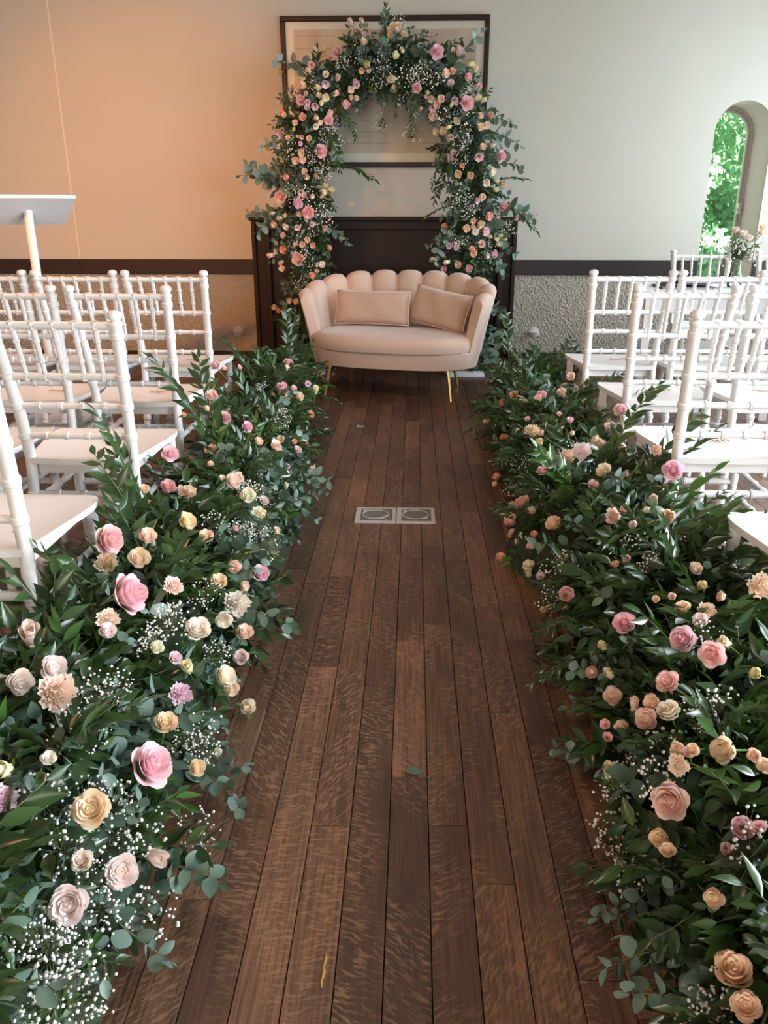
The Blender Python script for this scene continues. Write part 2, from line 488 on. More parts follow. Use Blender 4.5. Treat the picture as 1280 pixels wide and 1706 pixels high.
for i, (x0, ya, yb) in enumerate(planks):
    dz = rf.uniform(-0.0006, 0.0006)
    if i < 300:
        o = bpy.data.objects.new('plank', unit); link(o, floor)
        o.location = (x0 + PW / 2, (ya + yb) / 2, dz)
        o.scale = (PW - 0.0024, (yb - ya) - 0.0016, 0.014)
    else:
        rest.box(x0 + 0.0012, x0 + PW - 0.0012, ya + 0.0008, yb - 0.0008, -0.014, dz)
tag(rest.build('plank_field', M['floor'], floor, smooth=False), kind='stuff')
# yellow filler in a crack of one plank
mb = MB()
path = [(-0.1372, 1.035), (-0.1362, 1.022), (-0.1385, 1.008), (-0.1368, 0.995), (-0.1392, 0.980), (-0.138, 0.968)]
mb.tube([(x, y, 0.0008) for x, y in path], [0.0012, 0.003, 0.0022, 0.0034, 0.002, 0.001], 6)
mb.build('crack_filler', M['gum'], floor)['label'] = 'yellow filler in a cracked plank'

# ------------------------------------------------------------------ arched window and what grows outside
win = tag(empty('window_1', (WXC, YW + 0.39, 0)), 'narrow arched casement window in the back wall', kind='structure')
def arch_outline(r, z0, nseg=24):
    return [(-r, z0)] + [(r * math.cos(PI - PI * i / nseg), WZS + r * math.sin(PI - PI * i / nseg)) for i in range(nseg + 1)] + [(r, z0)]
def arch_bar(r0, r1, z0, y0, y1):
    a, b = arch_outline(r0, z0), arch_outline(r1, z0)
    mb = MB(); k = len(a)
    vs = [(x, y, z) for y in (y0, y1) for x, z in a] + [(x, y, z) for y in (y0, y1) for x, z in b]
    fs = []
    for i in range(k - 1):
        fs += [(i, i + 1, 2 * k + i + 1, 2 * k + i), (k + i + 1, k + i, 3 * k + i, 3 * k + i + 1), (2 * k + i, 2 * k + i + 1, 3 * k + i + 1, 3 * k + i), (i + 1, i, k + i, k + i + 1)]
    return mb.add(vs, fs)
arch_bar(WR - 0.004, WR - 0.024, WZ0, -0.03, 0.03).box(-WR + 0.004, WR - 0.004, -0.03, 0.03, WZ0 + 0.004, WZ0 + 0.03).build('outer_frame', M['winframe'], win, smooth='auto')
arch_bar(WR - 0.026, WR - 0.044, WZ0 + 0.03, -0.02, 0.02).box(-WR + 0.03, WR - 0.03, -0.02, 0.02, WZ0 + 0.03, WZ0 + 0.055).build('casement', M['winframe'], win, smooth='auto')
o = arch_outline(WR - 0.04, WZ0 + 0.05)
MB().add([(x, 0.0, z) for x, z in o] , [tuple(range(len(o)))]).build('pane', M['glass'], win, smooth=False)
mb = MB().box(WR - 0.047, WR - 0.022, -0.045, -0.02, 1.16, 1.24).tube([(WR - 0.035, -0.04, 1.20), (WR - 0.035, -0.065, 1.20), (WR - 0.085, -0.07, 1.185)], 0.007, 8)
mb.build('window_handle', M['steel'], win, smooth='auto')

rh = random.Random(3)
def leaf_arrays(kind, rng):
    """unit leaf along +X, normal +Z; returns verts, faces"""
    nl = 5
    prof = {'ruscus': [0.02, 0.74, 1.0, 0.78, 0.36, 0.0], 'euc': [0.05, 0.80, 1.0, 0.98, 0.68, 0.08], 'round': [0.1, 0.85, 1.0, 0.95, 0.72, 0.15]}[kind]
    w = {'ruscus': 0.19, 'euc': 0.31, 'round': 0.42}[kind]
    curl = rng.uniform(-0.30, 0.12); fold = rng.uniform(0.02, 0.10); tw = rng.uniform(-0.5, 0.5)
    vs = []
    for i in range(nl + 1):
        t = i / nl; z = curl * t * t
        for s in (-1, 0, 1):
            y = s * w * prof[i]; zz = z + fold * abs(s) * prof[i]
            a = tw * t * 0.7
            vs.append((t, y * math.cos(a) - (zz - z) * math.sin(a), z + y * math.sin(a) * 0.7 + (zz - z) * math.cos(a)))
    fs = []
    for i in range(nl):
        b = i * 3
        fs += [(b, b + 3, b + 4, b + 1), (b + 1, b + 4, b + 5, b + 2)]
    return np.array(vs), fs
LEAVES = {k: [leaf_arrays(k, rh) for _ in range(5)] for k in ('ruscus', 'euc', 'round')}

class LeafHeap:
    """many leaves joined in one mesh (numpy)"""
    def __init__(self): self.vs = []; self.fs = []; self.n = 0
    def leaf(self, kind, m, rng):
        v, f = rng.choice(LEAVES[kind])
        a = np.array(m)
        self.vs.append(v @ a[:3, :3].T + a[:3, 3])
        n = self.n
        self.fs.extend([tuple(i + n for i in q) for q in f]); self.n += len(v)
    def geom(self, v, f):
        n = self.n
        self.vs.append(np.array(v)); self.fs.extend([tuple(i + n for i in q) for q in f]); self.n += len(v)
    def mesh(self, name, *mats):
        me = bpy.data.meshes.new(name)
        me.from_pydata(np.concatenate(self.vs).tolist(), [], self.fs)
        me.polygons.foreach_set('use_smooth', [True] * len(me.polygons))
        for m in mats: me.materials.append(m)
        me.update()
        return me
hp = LeafHeap()
for i in range(11000):
    x = rh.uniform(2.1, 4.4); z = rh.uniform(-0.1, 3.0)
    y = 9.2 + 0.35 * math.sin(x * 5 + z * 3) + 0.3 * math.sin(z * 7 - x * 2) + rh.uniform(-0.25, 0.25)
    if z < 1.0: y -= (1.0 - z) * 0.7
    d = Vector((rh.gauss(0, 1), -0.6 + rh.gauss(0, 0.6), -0.5 + rh.gauss(0, 0.8)))
    hp.leaf(rh.choice(('euc', 'round', 'ruscus')), frame_mat(d, (rh.gauss(0, .5), -1, 0.8), rh.uniform(-1, 1), (x, y, z), rh.uniform(0.045, 0.10)), rh)
hedge = tag(link(bpy.data.objects.new('garden_hedge', hp.mesh('garden_hedge', M['hedge_leaf']))), 'sunlit green garden foliage seen through the arched window', 'foliage', kind='stuff')
mb = MB().box(1.0, 6.0, 9.75, 9.9, -0.3, 3.6)
mb.build('hedge_core', M['hedge_core'], hedge, smooth=False)
tag(MB().box(-3, 8, YW + THK + 0.3, 14, -0.35, -0.3).build('ground', M['moss'], smooth=False), kind='structure')
mb = MB().tube([(2.94, 8.0, -0.3), (2.95, 8.0, 0.3), (2.93, 8.02, 0.62), (2.96, 8.0, 0.80)], [0.06, 0.055, 0.05, 0.045], 10)
tag(mb.build('garden_post', M['trunk']), 'brown wooden stump outside the arched window', 'post')

# ------------------------------------------------------------------ fireplace surround
fp = tag(empty('fireplace_surround', (-0.236, YW, 0)), 'dark brown wooden fireplace surround behind the flower arch', 'fireplace')
W2 = 1.045
for s in (-1, 1):
    mb = MB()
    mb.box(min(s * W2, s * (W2 - 0.032)), max(s * W2, s * (W2 - 0.032)), -0.075, 0.0, 0, 1.137)
    mb.box(min(s * (W2 - 0.030), s * (W2 - 0.105)), max(s * (W2 - 0.030), s * (W2 - 0.105)), -0.05, 0.0, 0, 1.10)
    mb.box(min(s * (W2 - 0.103), s * (W2 - 0.140)), max(s * (W2 - 0.103), s * (W2 - 0.140)), -0.068, 0.0, 0, 1.05)
    mb.build('jamb_moulding', M['darkwood'], fp, smooth=False, bevel=0.005)
MB().box(-W2 - 0.012, W2 + 0.012, -0.10, 0.0, 1.112, 1.140).build('mantel_shelf', M['darkwood'], fp, smooth=False, bevel=0.005)
MB().box(-W2 + 0.034, W2 - 0.034, -0.055, 0.0, 1.045, 1.110).build('lintel', M['darkwood'], fp, smooth=False, bevel=0.004)
MB().box(-W2 + 0.142, W2 - 0.142, -0.02, 0.0, 0.0, 1.044).build('back_panel', M['darkwood'], fp, smooth=False)

# ------------------------------------------------------------------ framed print
pf = tag(empty('framed_print', (-0.2295, YW - 0.002, 2.003)), 'large dark framed faded architectural drawing above the fireplace', 'picture')
fw, fh, b_ = 0.7635, 0.506, 0.036
for x0, x1, z0, z1 in ((-fw, fw, fh - b_, fh), (-fw, fw, -fh, -fh + b_), (-fw, -fw + b_, -fh + b_, fh - b_), (fw - b_, fw, -fh + b_, fh - b_)):
    MB().box(x0, x1, -0.035, 0, z0, z1).build('frame_bar', M['frame'], pf, smooth=False, bevel=0.006)
MB().box(-fw + b_, fw - b_, -0.012, 0, -fh + b_, fh - b_).build('mount', M['mat'], pf, smooth=False)
MB().box(-fw + 0.095, fw - 0.095, -0.0135, -0.0121, -fh + 0.10, fh - 0.085).build('print', M['print'], pf, smooth=False)
mb = MB()
for q, (x0, x1, z0, z1) in enumerate(((-0.672, 0.672, 0.424, 0.4265), (-0.672, 0.672, -0.4105, -0.408), (-0.672, -0.6695, -0.408, 0.424), (0.6695, 0.672, -0.408, 0.424))):
    mb.box(x0, x1, -0.0138, -0.0125, z0, z1)
mb.build('mount_bevel', M['paper'], pf, smooth=False)
MB().box(-fw + b_ - 0.002, fw - b_ + 0.002, -0.022, -0.020, -fh + b_ - 0.002, fh - b_ + 0.002).build('glazing', M['glass'], pf, smooth=False)

# round blanking plates on the roughcast wall
for x, z, lb in ((-1.444, 0.245, 'round pale cover plate low on the warm-lit wall'), (0.998, 0.253, 'round pale cover plate low on the grey wall by flowers')):
    p = tag(empty('wall_plate', (x, YW - 0.006, z)), lb, 'cover plate', 'round wall plates')
    MB().turned((0, 0.0, 0), (0, -0.008, 0), [(0, 0.040), (0.6, 0.040), (1.0, 0.034)], 28).build('disc', M['reveal'], p, smooth='auto')
    MB().turned((0, 0.0, 0), (0, -0.010, 0), [(0, 0.043), (0.5, 0.043), (0.5, 0.0405)], 28).build('rim', M['paper'], p, smooth='auto')

# ------------------------------------------------------------------ floor outlet covers, tape, fallen leaf
def outlet(x0, x1, y0, y1, label, mirror):
    p = tag(empty('floor_outlet_cover', ((x0 + x1) / 2, (y0 + y1) / 2, 0.0005)), label, 'outlet cover', 'floor outlet covers')
    w, h = (x1 - x0) / 2, (y1 - y0) / 2
    mb = MB()
    for a in ((-w, w, h - 0.018, h), (-w, w, -h, -h + 0.018), (-w, -w + 0.020, -h + 0.018, h - 0.018), (w - 0.016, w, -h + 0.018, h - 0.018)):
        mb.box(a[0], a[1], a[2], a[3], 0, 0.007)
    mb.build('rim', M['steel'], p, smooth=False, bevel=0.0015, merge=True)
    MB().box(-w + 0.021, w - 0.017, -h + 0.019, h - 0.019, 0, 0.0045).build('inset', M['inset'], p, smooth=False)
    pts = []
    for i in range(25):
        a = 0.30 + 2 * PI * 0.80 * i / 24
        pts.append((-0.002 + 0.054 * math.cos(a), 0.006 + 0.050 * math.sin(a), 0.0062))
    pts += [(0.052, -0.006, 0.0062), (0.054, 0.018, 0.0062)]
    MB().tube(pts, 0.0024, 6).build('lift_loop', M['steel'], p)
    sx = 1
    MB().box(-0.056, -0.038, 0.048, 0.058, 0.0045, 0.0085).build('latch', M['steel'], p, smooth=False)
    if mirror:
        MB().box(0.030, 0.048, -0.042, -0.030, 0.0045, 0.0085).build('latch', M['steel'], p, smooth=False)
    else:
        for q in range(3):
            MB().turned((0.028 + q * 0.009, -0.036 - q * 0.006, 0.0045), (0.028 + q * 0.009, -0.036 - q * 0.006, 0.007), [(0, 0.003), (1, 0.002)], 8).build('stud', M['steel'], p)
outlet(-0.229, -0.0605, 3.067, 3.241, 'metal rimmed floor outlet cover with a row of studs, left of its pair', False)
outlet(-0.0565, 0.1035, 3.067, 3.243, 'metal rimmed floor outlet cover with a corner latch, on the right of its pair', True)
mm = Matrix.Translation((-0.299, 4.614, 0.0012)) @ Matrix.Rotation(0.12, 4, 'Z')
mb = MB(); mb.box(-0.021, 0.021, -0.016, 0.016, 0, 0.0012, mm)
mb.add([tuple(mm @ Vector(q)) for q in ((-0.021, 0.016, 0.0012), (-0.007, 0.016, 0.0012), (-0.012, 0.022, 0.005), (-0.021, 0.02, 0.004))], [(0, 1, 2, 3)])
tag(mb.build('tape_scrap', M['tape'], smooth=False), 'scrap of pale teal tape on the floor before the sofa', 'tape')
v, f = LEAVES['euc'][1]
hp = LeafHeap(); hp.geom(v * np.array([1, 1, 0.35]), f)
lf = tag(link(bpy.data.objects.new('fallen_leaf', hp.mesh('fallen_leaf', M['euc']))), 'single green leaf lying on the bare aisle boards', 'leaf')
lf.matrix_world = Matrix.Translation((-0.004, 1.525, 0.006)) @ Matrix.Rotation(-0.35, 4, 'Z') @ Matrix.Scale(0.042, 4)
MB().tube([(0.98, 0, -0.03), (1.2, -0.05, -0.08), (1.42, -0.16, -0.10)], 0.02, 5).build('leaf_stalk', M['twig'], lf)

# ------------------------------------------------------------------ chairs
def ringed(rings, r0, r1=None, bump=0.0045, w=0.012, ends=True):
    r1 = r0 if r1 is None else r1
    pr = [(0.0, r0)]
    for t in rings:
        r = r0 + (r1 - r0) * t
        pr += [(t - w, r), (t - w * 0.75, r + bump), (t - w * 0.1, r + bump), (t, r + bump * 0.35), (t + w * 0.1, r + bump), (t + w * 0.75, r + bump), (t + w, r)]
    pr.append((1.0, r1))
    return pr


def post_point(s, z):
    """centre line of a back post: floor, seat, top"""
    P = [(0.0, 0.180, -0.235), (0.20, 0.172, -0.205), (0.45, 0.168, -0.175), (0.60, 0.172, -0.190), (0.76, 0.181, -0.222), (0.92, 0.190, -0.258)]
    for (z0, x0, y0), (z1, x1, y1) in zip(P, P[1:]):
        if z <= z1:
            t = (z - z0) / (z1 - z0)
            return Vector((s * (x0 + (x1 - x0) * t), y0 + (y1 - y0) * t, z))
    return Vector((s * P[-1][1], P[-1][2], z))


def chair_meshes():
    D = {}
    w = M['white']
    for s in (-1, 1):
        mb = MB()
        path, rad = [], []
        rings = (0.20, 0.335, 0.533, 0.633, 0.73, 0.86)
        zs = sorted(set([i * 0.03 for i in range(30)] + [q + e for q in rings for e in (-0.011, -0.008, 0.0, 0.008, 0.011)]))
        for z in [q for q in zs if q < 0.886]:
            path.append(post_point(s, z))
            r = 0.0155 + 0.0025 * min(1, z / 0.5)
            if any(abs(z - q) < 0.0085 for q in rings): r += 0.0035
            rad.append(r)
        for z, r in ((0.888, 0.0185), (0.890, 0.021), (0.899, 0.021), (0.901, 0.0135), (0.907, 0.0135), (0.912, 0.0205), (0.920, 0.0230), (0.928, 0.0205), (0.933, 0.012), (0.935, 0.003)):
            path.append(post_point(s, z)); rad.append(r)
        mb.tube(path, rad, 12)
        D['back_post%d' % s] = mb.mesh('back_post', w, smooth='auto')
        mb = MB()
        mb.turned((s * 0.180, 0.205, 0), (s * 0.180, 0.190, 0.435), ringed((0.22, 0.44, 0.80), 0.0135, 0.0185, 0.004, 0.02), 12)
        D['leg%d' % s] = mb.mesh('leg', w, smooth='auto')
        mb = MB()
        for z in (0.21, 0.305):
            a = post_point(s, z); b = Vector((s * 0.180, 0.20, z))
            mb.turned(a, b, ringed((0.3, 0.5, 0.7), 0.0105, None, 0.0035, 0.022), 8)
        D['side_stretcher%d' % s] = mb.mesh('side_stretcher', w, smooth='auto')
    for z, nm, rg, r in ((0.889, 'top_rail', (), 0.0125), (0.73, 'rail_a', (), 0.0115), (0.633, 'rail_b', (0.2, 0.4, 0.6, 0.8), 0.0105), (0.533, 'rail_c', (0.2, 0.4, 0.6, 0.8), 0.0105)):
        mb = MB().turned(post_point(-1, z), post_point(1, z), ringed(rg, r, None, 0.0035, 0.022), 10)
        D[nm] = mb.mesh('top_rail' if nm == 'top_rail' else 'cross_rail', w, smooth='auto')
    mb = MB().turned(post_point(-1, 0.335), post_point(1, 0.335), ringed((0.25, 0.5, 0.75), 0.013, None, 0.0035, 0.02), 10)
    D['rear_stretcher'] = mb.mesh('rear_stretcher', w, smooth='auto')
    mb = MB().turned((-0.180, 0.198, 0.25), (0.180, 0.198, 0.25), ringed((0.25, 0.5, 0.75), 0.012, None, 0.0035, 0.02), 10)
    D['front_stretcher'] = mb.mesh('front_stretcher', w, smooth='auto')
    for i in range(5):
        t = (i + 1) / 6
        a = post_point(-1, 0.73).lerp(post_point(1, 0.73), t); b = post_point(-1, 0.889).lerp(post_point(1, 0.889), t)
        b2 = a + (b - a) * 1.08; a2 = a - (b - a) * 0.07
        D['spindle%d' % i] = MB().turned(a2, b2, [(0.0, 0.012), (0.1, 0.0125), (0.115, 0.0075), (0.30, 0.0075), (0.315, 0.0105), (0.345, 0.0105), (0.36, 0.008), (0.64, 0.0085), (0.655, 0.011), (0.685, 0.011), (0.70, 0.0085), (0.86, 0.0095), (0.875, 0.0135), (1.0, 0.0125)], 8).mesh('spindle', w, smooth='auto')
    # moulded seat: saddle shaped top, rolled front
    nx, ny = 14, 12
    mb = MB(); top = []
    for j in range(ny + 1):
        q = 1 - (1 - j / ny) ** 1.7
        hw = 0.172 + 0.062 * min(1, q * 1.2)
        if q > 0.62: hw *= math.sqrt(max(0.0, 1 - ((q - 0.62) / 0.38) ** 2)) * 0.34 + 0.66
        for i in range(nx + 1):
            p = i / nx * 2 - 1
            cy = -0.195 + 0.430 * q - 0.012 * q ** 6 * abs(p) ** 3
            z = 0.457 - 0.010 * (1 - p * p) * math.sin(PI * min(1, q * 1.1)) - (0.012 * ((q - 0.8) / 0.2) ** 2 if q > 0.8 else 0) + 0.004 * abs(p) ** 3
            top.append((hw * p, cy, z))
    bot = [(x * 0.985, y * 0.985, z - 0.020) for x, y, z in top]
    W = nx + 1
    fs = [(j * W + i, j * W + i + 1, (j + 1) * W + i + 1, (j + 1) * W + i) for j in range(ny) for i in range(nx)]
    n = len(top)
    ring = [i for i in range(W)] + [j * W + nx for j in range(1, ny + 1)] + [ny * W + i for i in range(nx - 1, -1, -1)] + [j * W for j in range(ny - 1, 0, -1)]
    fs += [tuple(n + a for a in reversed(q)) for q in fs]
    fs += [(ring[(i + 1) % len(ring)], ring[i], n + ring[i], n + ring[(i + 1) % len(ring)]) for i in range(len(ring))]
    mb.add(top + bot, fs)
    D['seat'] = mb.mesh('seat', w, smooth='auto')
    mb = MB()
    a, b, c, d = (-0.150, -0.160), (0.150, -0.160), (0.158, 0.178), (-0.158, 0.178)
    for (p, q) in ((a, b), (b, c), (c, d), (d, a)):
        dx, dy = q[0] - p[0], q[1] - p[1]; L = math.hypot(dx, dy)
        m = Matrix.Translation((p[0], p[1], 0)) @ Matrix.Rotation(math.atan2(dy, dx), 4, 'Z')
        mb.box(0, L, -0.008, 0.008, 0.402, 0.440, m)
    D['apron'] = mb.mesh('apron', w, smooth=False)
    return D
CH = chair_meshes()
NAMES = {'rail_a': 'cross_rail', 'rail_b': 'cross_rail', 'rail_c': 'cross_rail'}


def make_chair(x, y, rz, label, group):
    root = tag(empty('spindle_back_chair', (x, y, 0), rz), label, 'chair', group)
    for k, me in CH.items():
        nm = NAMES.get(k, k.rstrip('-0123456789'))
        inst(nm, me, root)
    return root


rt = random.Random(21)
def script_tag(x, y, label, rz=0.0):
    """tiny looped gold wire word"""
    mb = MB(); pts = []
    n = 46; L = 0.085; ph = rt.uniform(0, 6); k = rt.choice((4, 5, 6))
    for i in range(n):
        t = i / (n - 1)
        pts.append((-L / 2 + L * t + 0.004 * math.sin(2 * PI * k * t + ph), (0.008 + 0.005 * math.sin(5 * t + ph)) * math.cos(2 * PI * k * t + ph), 0.0026 + 0.0012 * math.sin(9 * t)))
    mb.tube(pts, 0.0021, 5)
    o = tag(mb.build('gold_script_tag', M['goldtag']), label, 'name tag', 'gold script tags on the seats')
    o.location = (x, y, 0.4515); o.rotation_euler = (0, 0, rz)


ROWN = {1: 'front row by the sofa', 2: 'second row', 3: 'third row', 4: 'last row'}
SEATN = {0: 'aisle seat', 1: 'second seat in', 2: 'third seat in'}
def row_chair(side, row, seat, xc, ytop, rz=0.0, tagged=True):
    s = 'left' if side < 0 else 'right'
    y = ytop + 0.258
    make_chair(xc, y, rz, 'white spindle-back chair, %s, %s, %s of the aisle' % (SEATN[seat], ROWN[row], s), 'ceremony chairs %s of the aisle' % s)
    if tagged:
        script_tag(xc + 0.035, y + 0.035, 'gold script tag on chair, %s, %s, %s of aisle' % (SEATN[seat], ROWN[row], s), rt.uniform(-0.1, 0.1))

for seat, xc in ((0, -1.190), (1, -1.628), (2, -2.07)): row_chair(-1, 1, seat, xc, 3.955)
for seat, xc in ((0, -1.146), (1, -1.598)): row_chair(-1, 2, seat, xc, 3.18)
for seat, xc in ((0, -1.065), (1, -1.52)): row_chair(-1, 3, seat, xc, 2.38)
row_chair(-1, 4, 0, -1.085, 1.65, tagged=False)
for seat, xc in ((0, 1.059), (1, 1.486), (2, 1.92)): row_chair(1, 1, seat, xc, 4.06)
for seat, xc in ((0, 1.072), (1, 1.52)): row_chair(1, 2, seat, xc, 3.285)
row_chair(1, 3, 0, 1.033, 2.46)
row_chair(1, 4, 0, 1.052, 1.58, tagged=False)
make_chair(1.995, 5.70, PI - 0.05, 'white spindle-back chair behind the signing table, before the arched window', 'signing table chairs')
make_chair(2.60, 5.70, PI + 0.05, 'white spindle-back chair beside the signing table at the picture edge', 'signing table chairs')

# ------------------------------------------------------------------ signing table with folders and vase
TX, TY, TR = 1.80, 5.20, -0.12
tb = tag(empty('signing_table', (TX, TY, 0), TR), 'white square signing table behind the chairs by the window', 'table')
MB().box(-0.40, 0.40, -0.33, 0.33, 0.728, 0.752).build('table_top', M['white_paint'], tb, smooth=False, bevel=0.004)
for x0, x1, y0, y1 in ((-0.36, 0.36, -0.295, -0.275), (-0.36, 0.36, 0.275, 0.295), (-0.365, -0.345, -0.275, 0.275), (0.345, 0.365, -0.275, 0.275)):
    MB().box(x0, x1, y0, y1, 0.628, 0.728).build('apron', M['white_paint'], tb, smooth=False)
for sx in (-1, 1):
    for sy in (-1, 1):
        a, b = sorted((sx * 0.345, sx * 0.392)); c, d = sorted((sy * 0.275, sy * 0.322))
        MB().box(a, b, c, d, 0, 0.728).build('leg', M['white_paint'], tb, smooth=False, bevel=0.003)
for i, (dx, dy, rz, z) in enumerate(((-0.02, -0.05, 0.1, 0.752), (0.02, 0.06, -0.25, 0.766), (0.06, 0.0, 0.3, 0.780))):
    o = tag(empty('folder', (TX - 0.13 + dx, TY + dy, z), TR + rz), ('dark navy folder, bottom one of the pile on the signing table', 'dark navy folder, middle one of the pile on the signing table', 'dark navy folder, topmost of the pile on the signing table')[i], 'folder', 'folders on the signing table')
    MB().box(-0.155, 0.155, -0.11, 0.11, 0.0005, 0.004).box(-0.155, 0.155, -0.11, 0.11, 0.0105, 0.0135).box(-0.155, -0.150, -0.11, 0.11, 0.004, 0.0105).build('cover', M['navy'], o, smooth=False)
    MB().box(-0.148, 0.148, -0.103, 0.103, 0.0042, 0.0103).build('pages', M['paper'], o, smooth=False)
VX, VY = 1.965, 5.17
vase = tag(empty('bud_vase', (VX, VY, 0.752)), 'clear glass vase with roses on the signing table', 'vase')
MB().tube([(0, 0, z) for z, r in ((0.001, 0), (0.002, 0), (0.02, 0), (0.06, 0), (0.10, 0), (0.14, 0), (0.17, 0), (0.19, 0))], [0.036, 0.040, 0.044, 0.042, 0.028, 0.021, 0.022, 0.030], 20, caps=False).build('glass_body', M['vase'], vase)
MB().tube([(0, 0, 0.003), (0, 0, 0.006)], [0.036, 0.037], 20).build('base_disc', M['vase'], vase)

# ------------------------------------------------------------------ lectern
LX, LY, LR = -2.155, 4.72, 0.66
lc = tag(empty('lectern', (LX, LY, 0), LR), 'white lectern with tilted slab top on a slim pole', 'lectern')
mt = Matrix.Translation((0, -0.005, 1.19)) @ Matrix.Rotation(math.radians(-29), 4, 'X')
MB().box(-0.235, 0.235, -0.145, 0.145, 0.0, 0.020, mt).build('slab', M['white_paint'], lc, smooth=False, bevel=0.002)
MB().box(-0.235, 0.235, 0.125, 0.145, 0.020, 0.034, mt).build('book_ledge', M['white_paint'], lc, smooth=False)
MB().turned((0, 0, 0.02), (0, 0, 1.20), [(0, 0.024), (1, 0.024)], 20).build('pole', M['white'], lc, smooth='auto')
MB().turned((0, 0, 0.0), (0, 0, 0.03), [(0, 0.20), (0.6, 0.20), (1, 0.19)], 36).build('base', M['white_paint'], lc, smooth='auto')

# ------------------------------------------------------------------ scalloped loveseat
SX, SY, SRZ = -0.115, 5.60, math.radians(-13)
sofa = tag(empty('scalloped_loveseat', (SX, SY, 0), SRZ), 'blush velvet scalloped loveseat on gold legs before the fireplace', 'sofa')


def sup(a, b, n, ang):
    c, s = math.cos(ang), math.sin(ang)
    return (a * math.copysign(abs(c) ** (2 / n), c), b * math.copysign(abs(s) ** (2 / n), s))


def slab_rings(rings, n_exp, seg=56):
    """stack of super-elliptic rings (a, b, yoff, z) closed at both ends"""
    mb = MB(); vs = []
    for a, b, yo, z in rings:
        for i in range(seg):
            x, y = sup(a, b, n_exp, 2 * PI * i / seg)
            vs.append((x, y + yo, z))
    k = len(rings)
    fs = [(r * seg + i, r * seg + (i + 1) % seg, (r + 1) * seg + (i + 1) % seg, (r + 1) * seg + i) for r in range(k - 1) for i in range(seg)]
    fs += [tuple(range(seg))[::-1], tuple(range((k - 1) * seg, k * seg))]
    return mb.add(vs, fs)


slab_rings([(0.54, 0.295, 0, 0.205), (0.565, 0.318, 0, 0.212), (0.585, 0.335, 0, 0.30), (0.588, 0.337, 0, 0.312), (0.575, 0.325, 0, 0.318)], 2.7).build('base', M['velvet'], sofa, smooth='auto')
slab_rings([(0.53, 0.30, -0.03, 0.315), (0.556, 0.325, -0.03, 0.322), (0.566, 0.334, -0.03, 0.35), (0.564, 0.332, -0.03, 0.385), (0.545, 0.315, -0.03, 0.410), (0.50, 0.28, -0.03, 0.422), (0.35, 0.19, -0.03, 0.430), (0.12, 0.06, -0.03, 0.432)], 2.6).build('seat_cushion', M['velvet'], sofa, smooth='auto')

NCH = 11
A0, A1 = math.radians(203), math.radians(-23)


def base_xy(an): return sup(0.548, 0.318, 2.5, an)
def top_xy(an):
    x, y = sup(0.628, 0.405, 2.4, an); return x, y + 0.02


def shell_len_table():
    tab = [(0.0, A0)]; L = 0.0; px, py = top_xy(A0)
    for i in range(1, 801):
        an = A0 + (A1 - A0) * i / 800
        x, y = top_xy(an); L += math.hypot(x - px, y - py); px, py = x, y
        tab.append((L, an))
    return tab
_tab = shell_len_table()
def ang_at(frac):
    want = frac * _tab[-1][0]
    for (l0, a0), (l1, a1) in zip(_tab, _tab[1:]):
        if l1 >= want: return a0 + (a1 - a0) * (want - l0) / max(1e-9, l1 - l0)
    return _tab[-1][1]


def shell_point(frac, s, t, off, zadd=0.0):
    an = ang_at(frac)
    bx, by = base_xy(an); tx, ty = top_xy(an)
    e = t ** 1.15
    x, y = bx + (tx - bx) * e, by + (ty - by) * e
    an2 = ang_at(min(1, frac + 0.004)); an1 = ang_at(max(0, frac - 0.004))
    q0, q1 = top_xy(an1), top_xy(an2)
    d = Vector((q1[0] - q0[0], q1[1] - q0[1], 0)).normalized()
    nrm = Vector((-d.y, d.x, 0))
    if nrm.dot(Vector((x, y, 0))) < 0: nrm = -nrm
    h = max(0.0, math.sin(max(0.0, min(PI, an)))) ** 0.8
    zt = 0.672 + 0.085 * h - (0.0 if 0 <= an <= PI else 0.015)
    zt += 0.040 * (math.sqrt(max(0, 1 - s * s)) - 1)
    z = 0.30 + (zt - 0.30) * t + zadd
    p = Vector((x, y, z)) + nrm * off
    return p


NS = 8
prof = [(-1, t / 7, 0) for t in range(0, 8)] + [('c', a, 0) for a in (30, 60, 90, 120, 150)] + [(1, t / 7, 0) for t in range(7, -1, -1)]
for c in range(NCH):
    mb = MB(); rows = []
    for i in range(NS + 1):
        s = i / NS * 2 - 1
        fr = (c + i / NS) / NCH
        bul = math.sqrt(max(0, 1 - s * s))
        th_in = 0.030 + 0.026 * bul; th_out = 0.034 + 0.010 * bul
        row = []
        for q in prof:
            if q[0] == 'c':
                a = math.radians(q[1])
                off = -math.cos(a) * (th_in if a < PI / 2 else th_out)
                row.append(shell_point(fr, s, 1.0, off, 0.036 * math.sin(a)))
            elif q[0] == -1: row.append(shell_point(fr, s, q[1], -th_in * (0.55 + 0.45 * min(1, q[1] * 2))))
            else: row.append(shell_point(fr, s, q[1], th_out))
        rows.append(row)
    k = len(prof)
    vs = [p for r in rows for p in r]
    fs = [(i * k + j, (i + 1) * k + j, (i + 1) * k + j + 1, i * k + j + 1) for i in range(NS) for j in range(k - 1)]
    if c == 0: fs.append(tuple(range(k)))
    if c == NCH - 1: fs.append(tuple(NS * k + j for j in range(k))[::-1])
    mb.add(vs, fs)
    mb.build('back_channel', M['velvet'], sofa, smooth='auto', merge=True)
for c in range(1, NCH):
    fr = c / NCH
    pts = [shell_point(fr, 1, t / 8, -0.031 * (0.55 + 0.45 * min(1, t / 4))) for t in range(2, 9)]
    pts += [shell_point(fr, 1, 1.0, -math.cos(math.radians(a)) * 0.031, 0.036 * math.sin(math.radians(a))) for a in (35, 70, 105, 140)]
    MB().tube(pts, 0.0055, 6).build('piping', M['piping'], sofa)
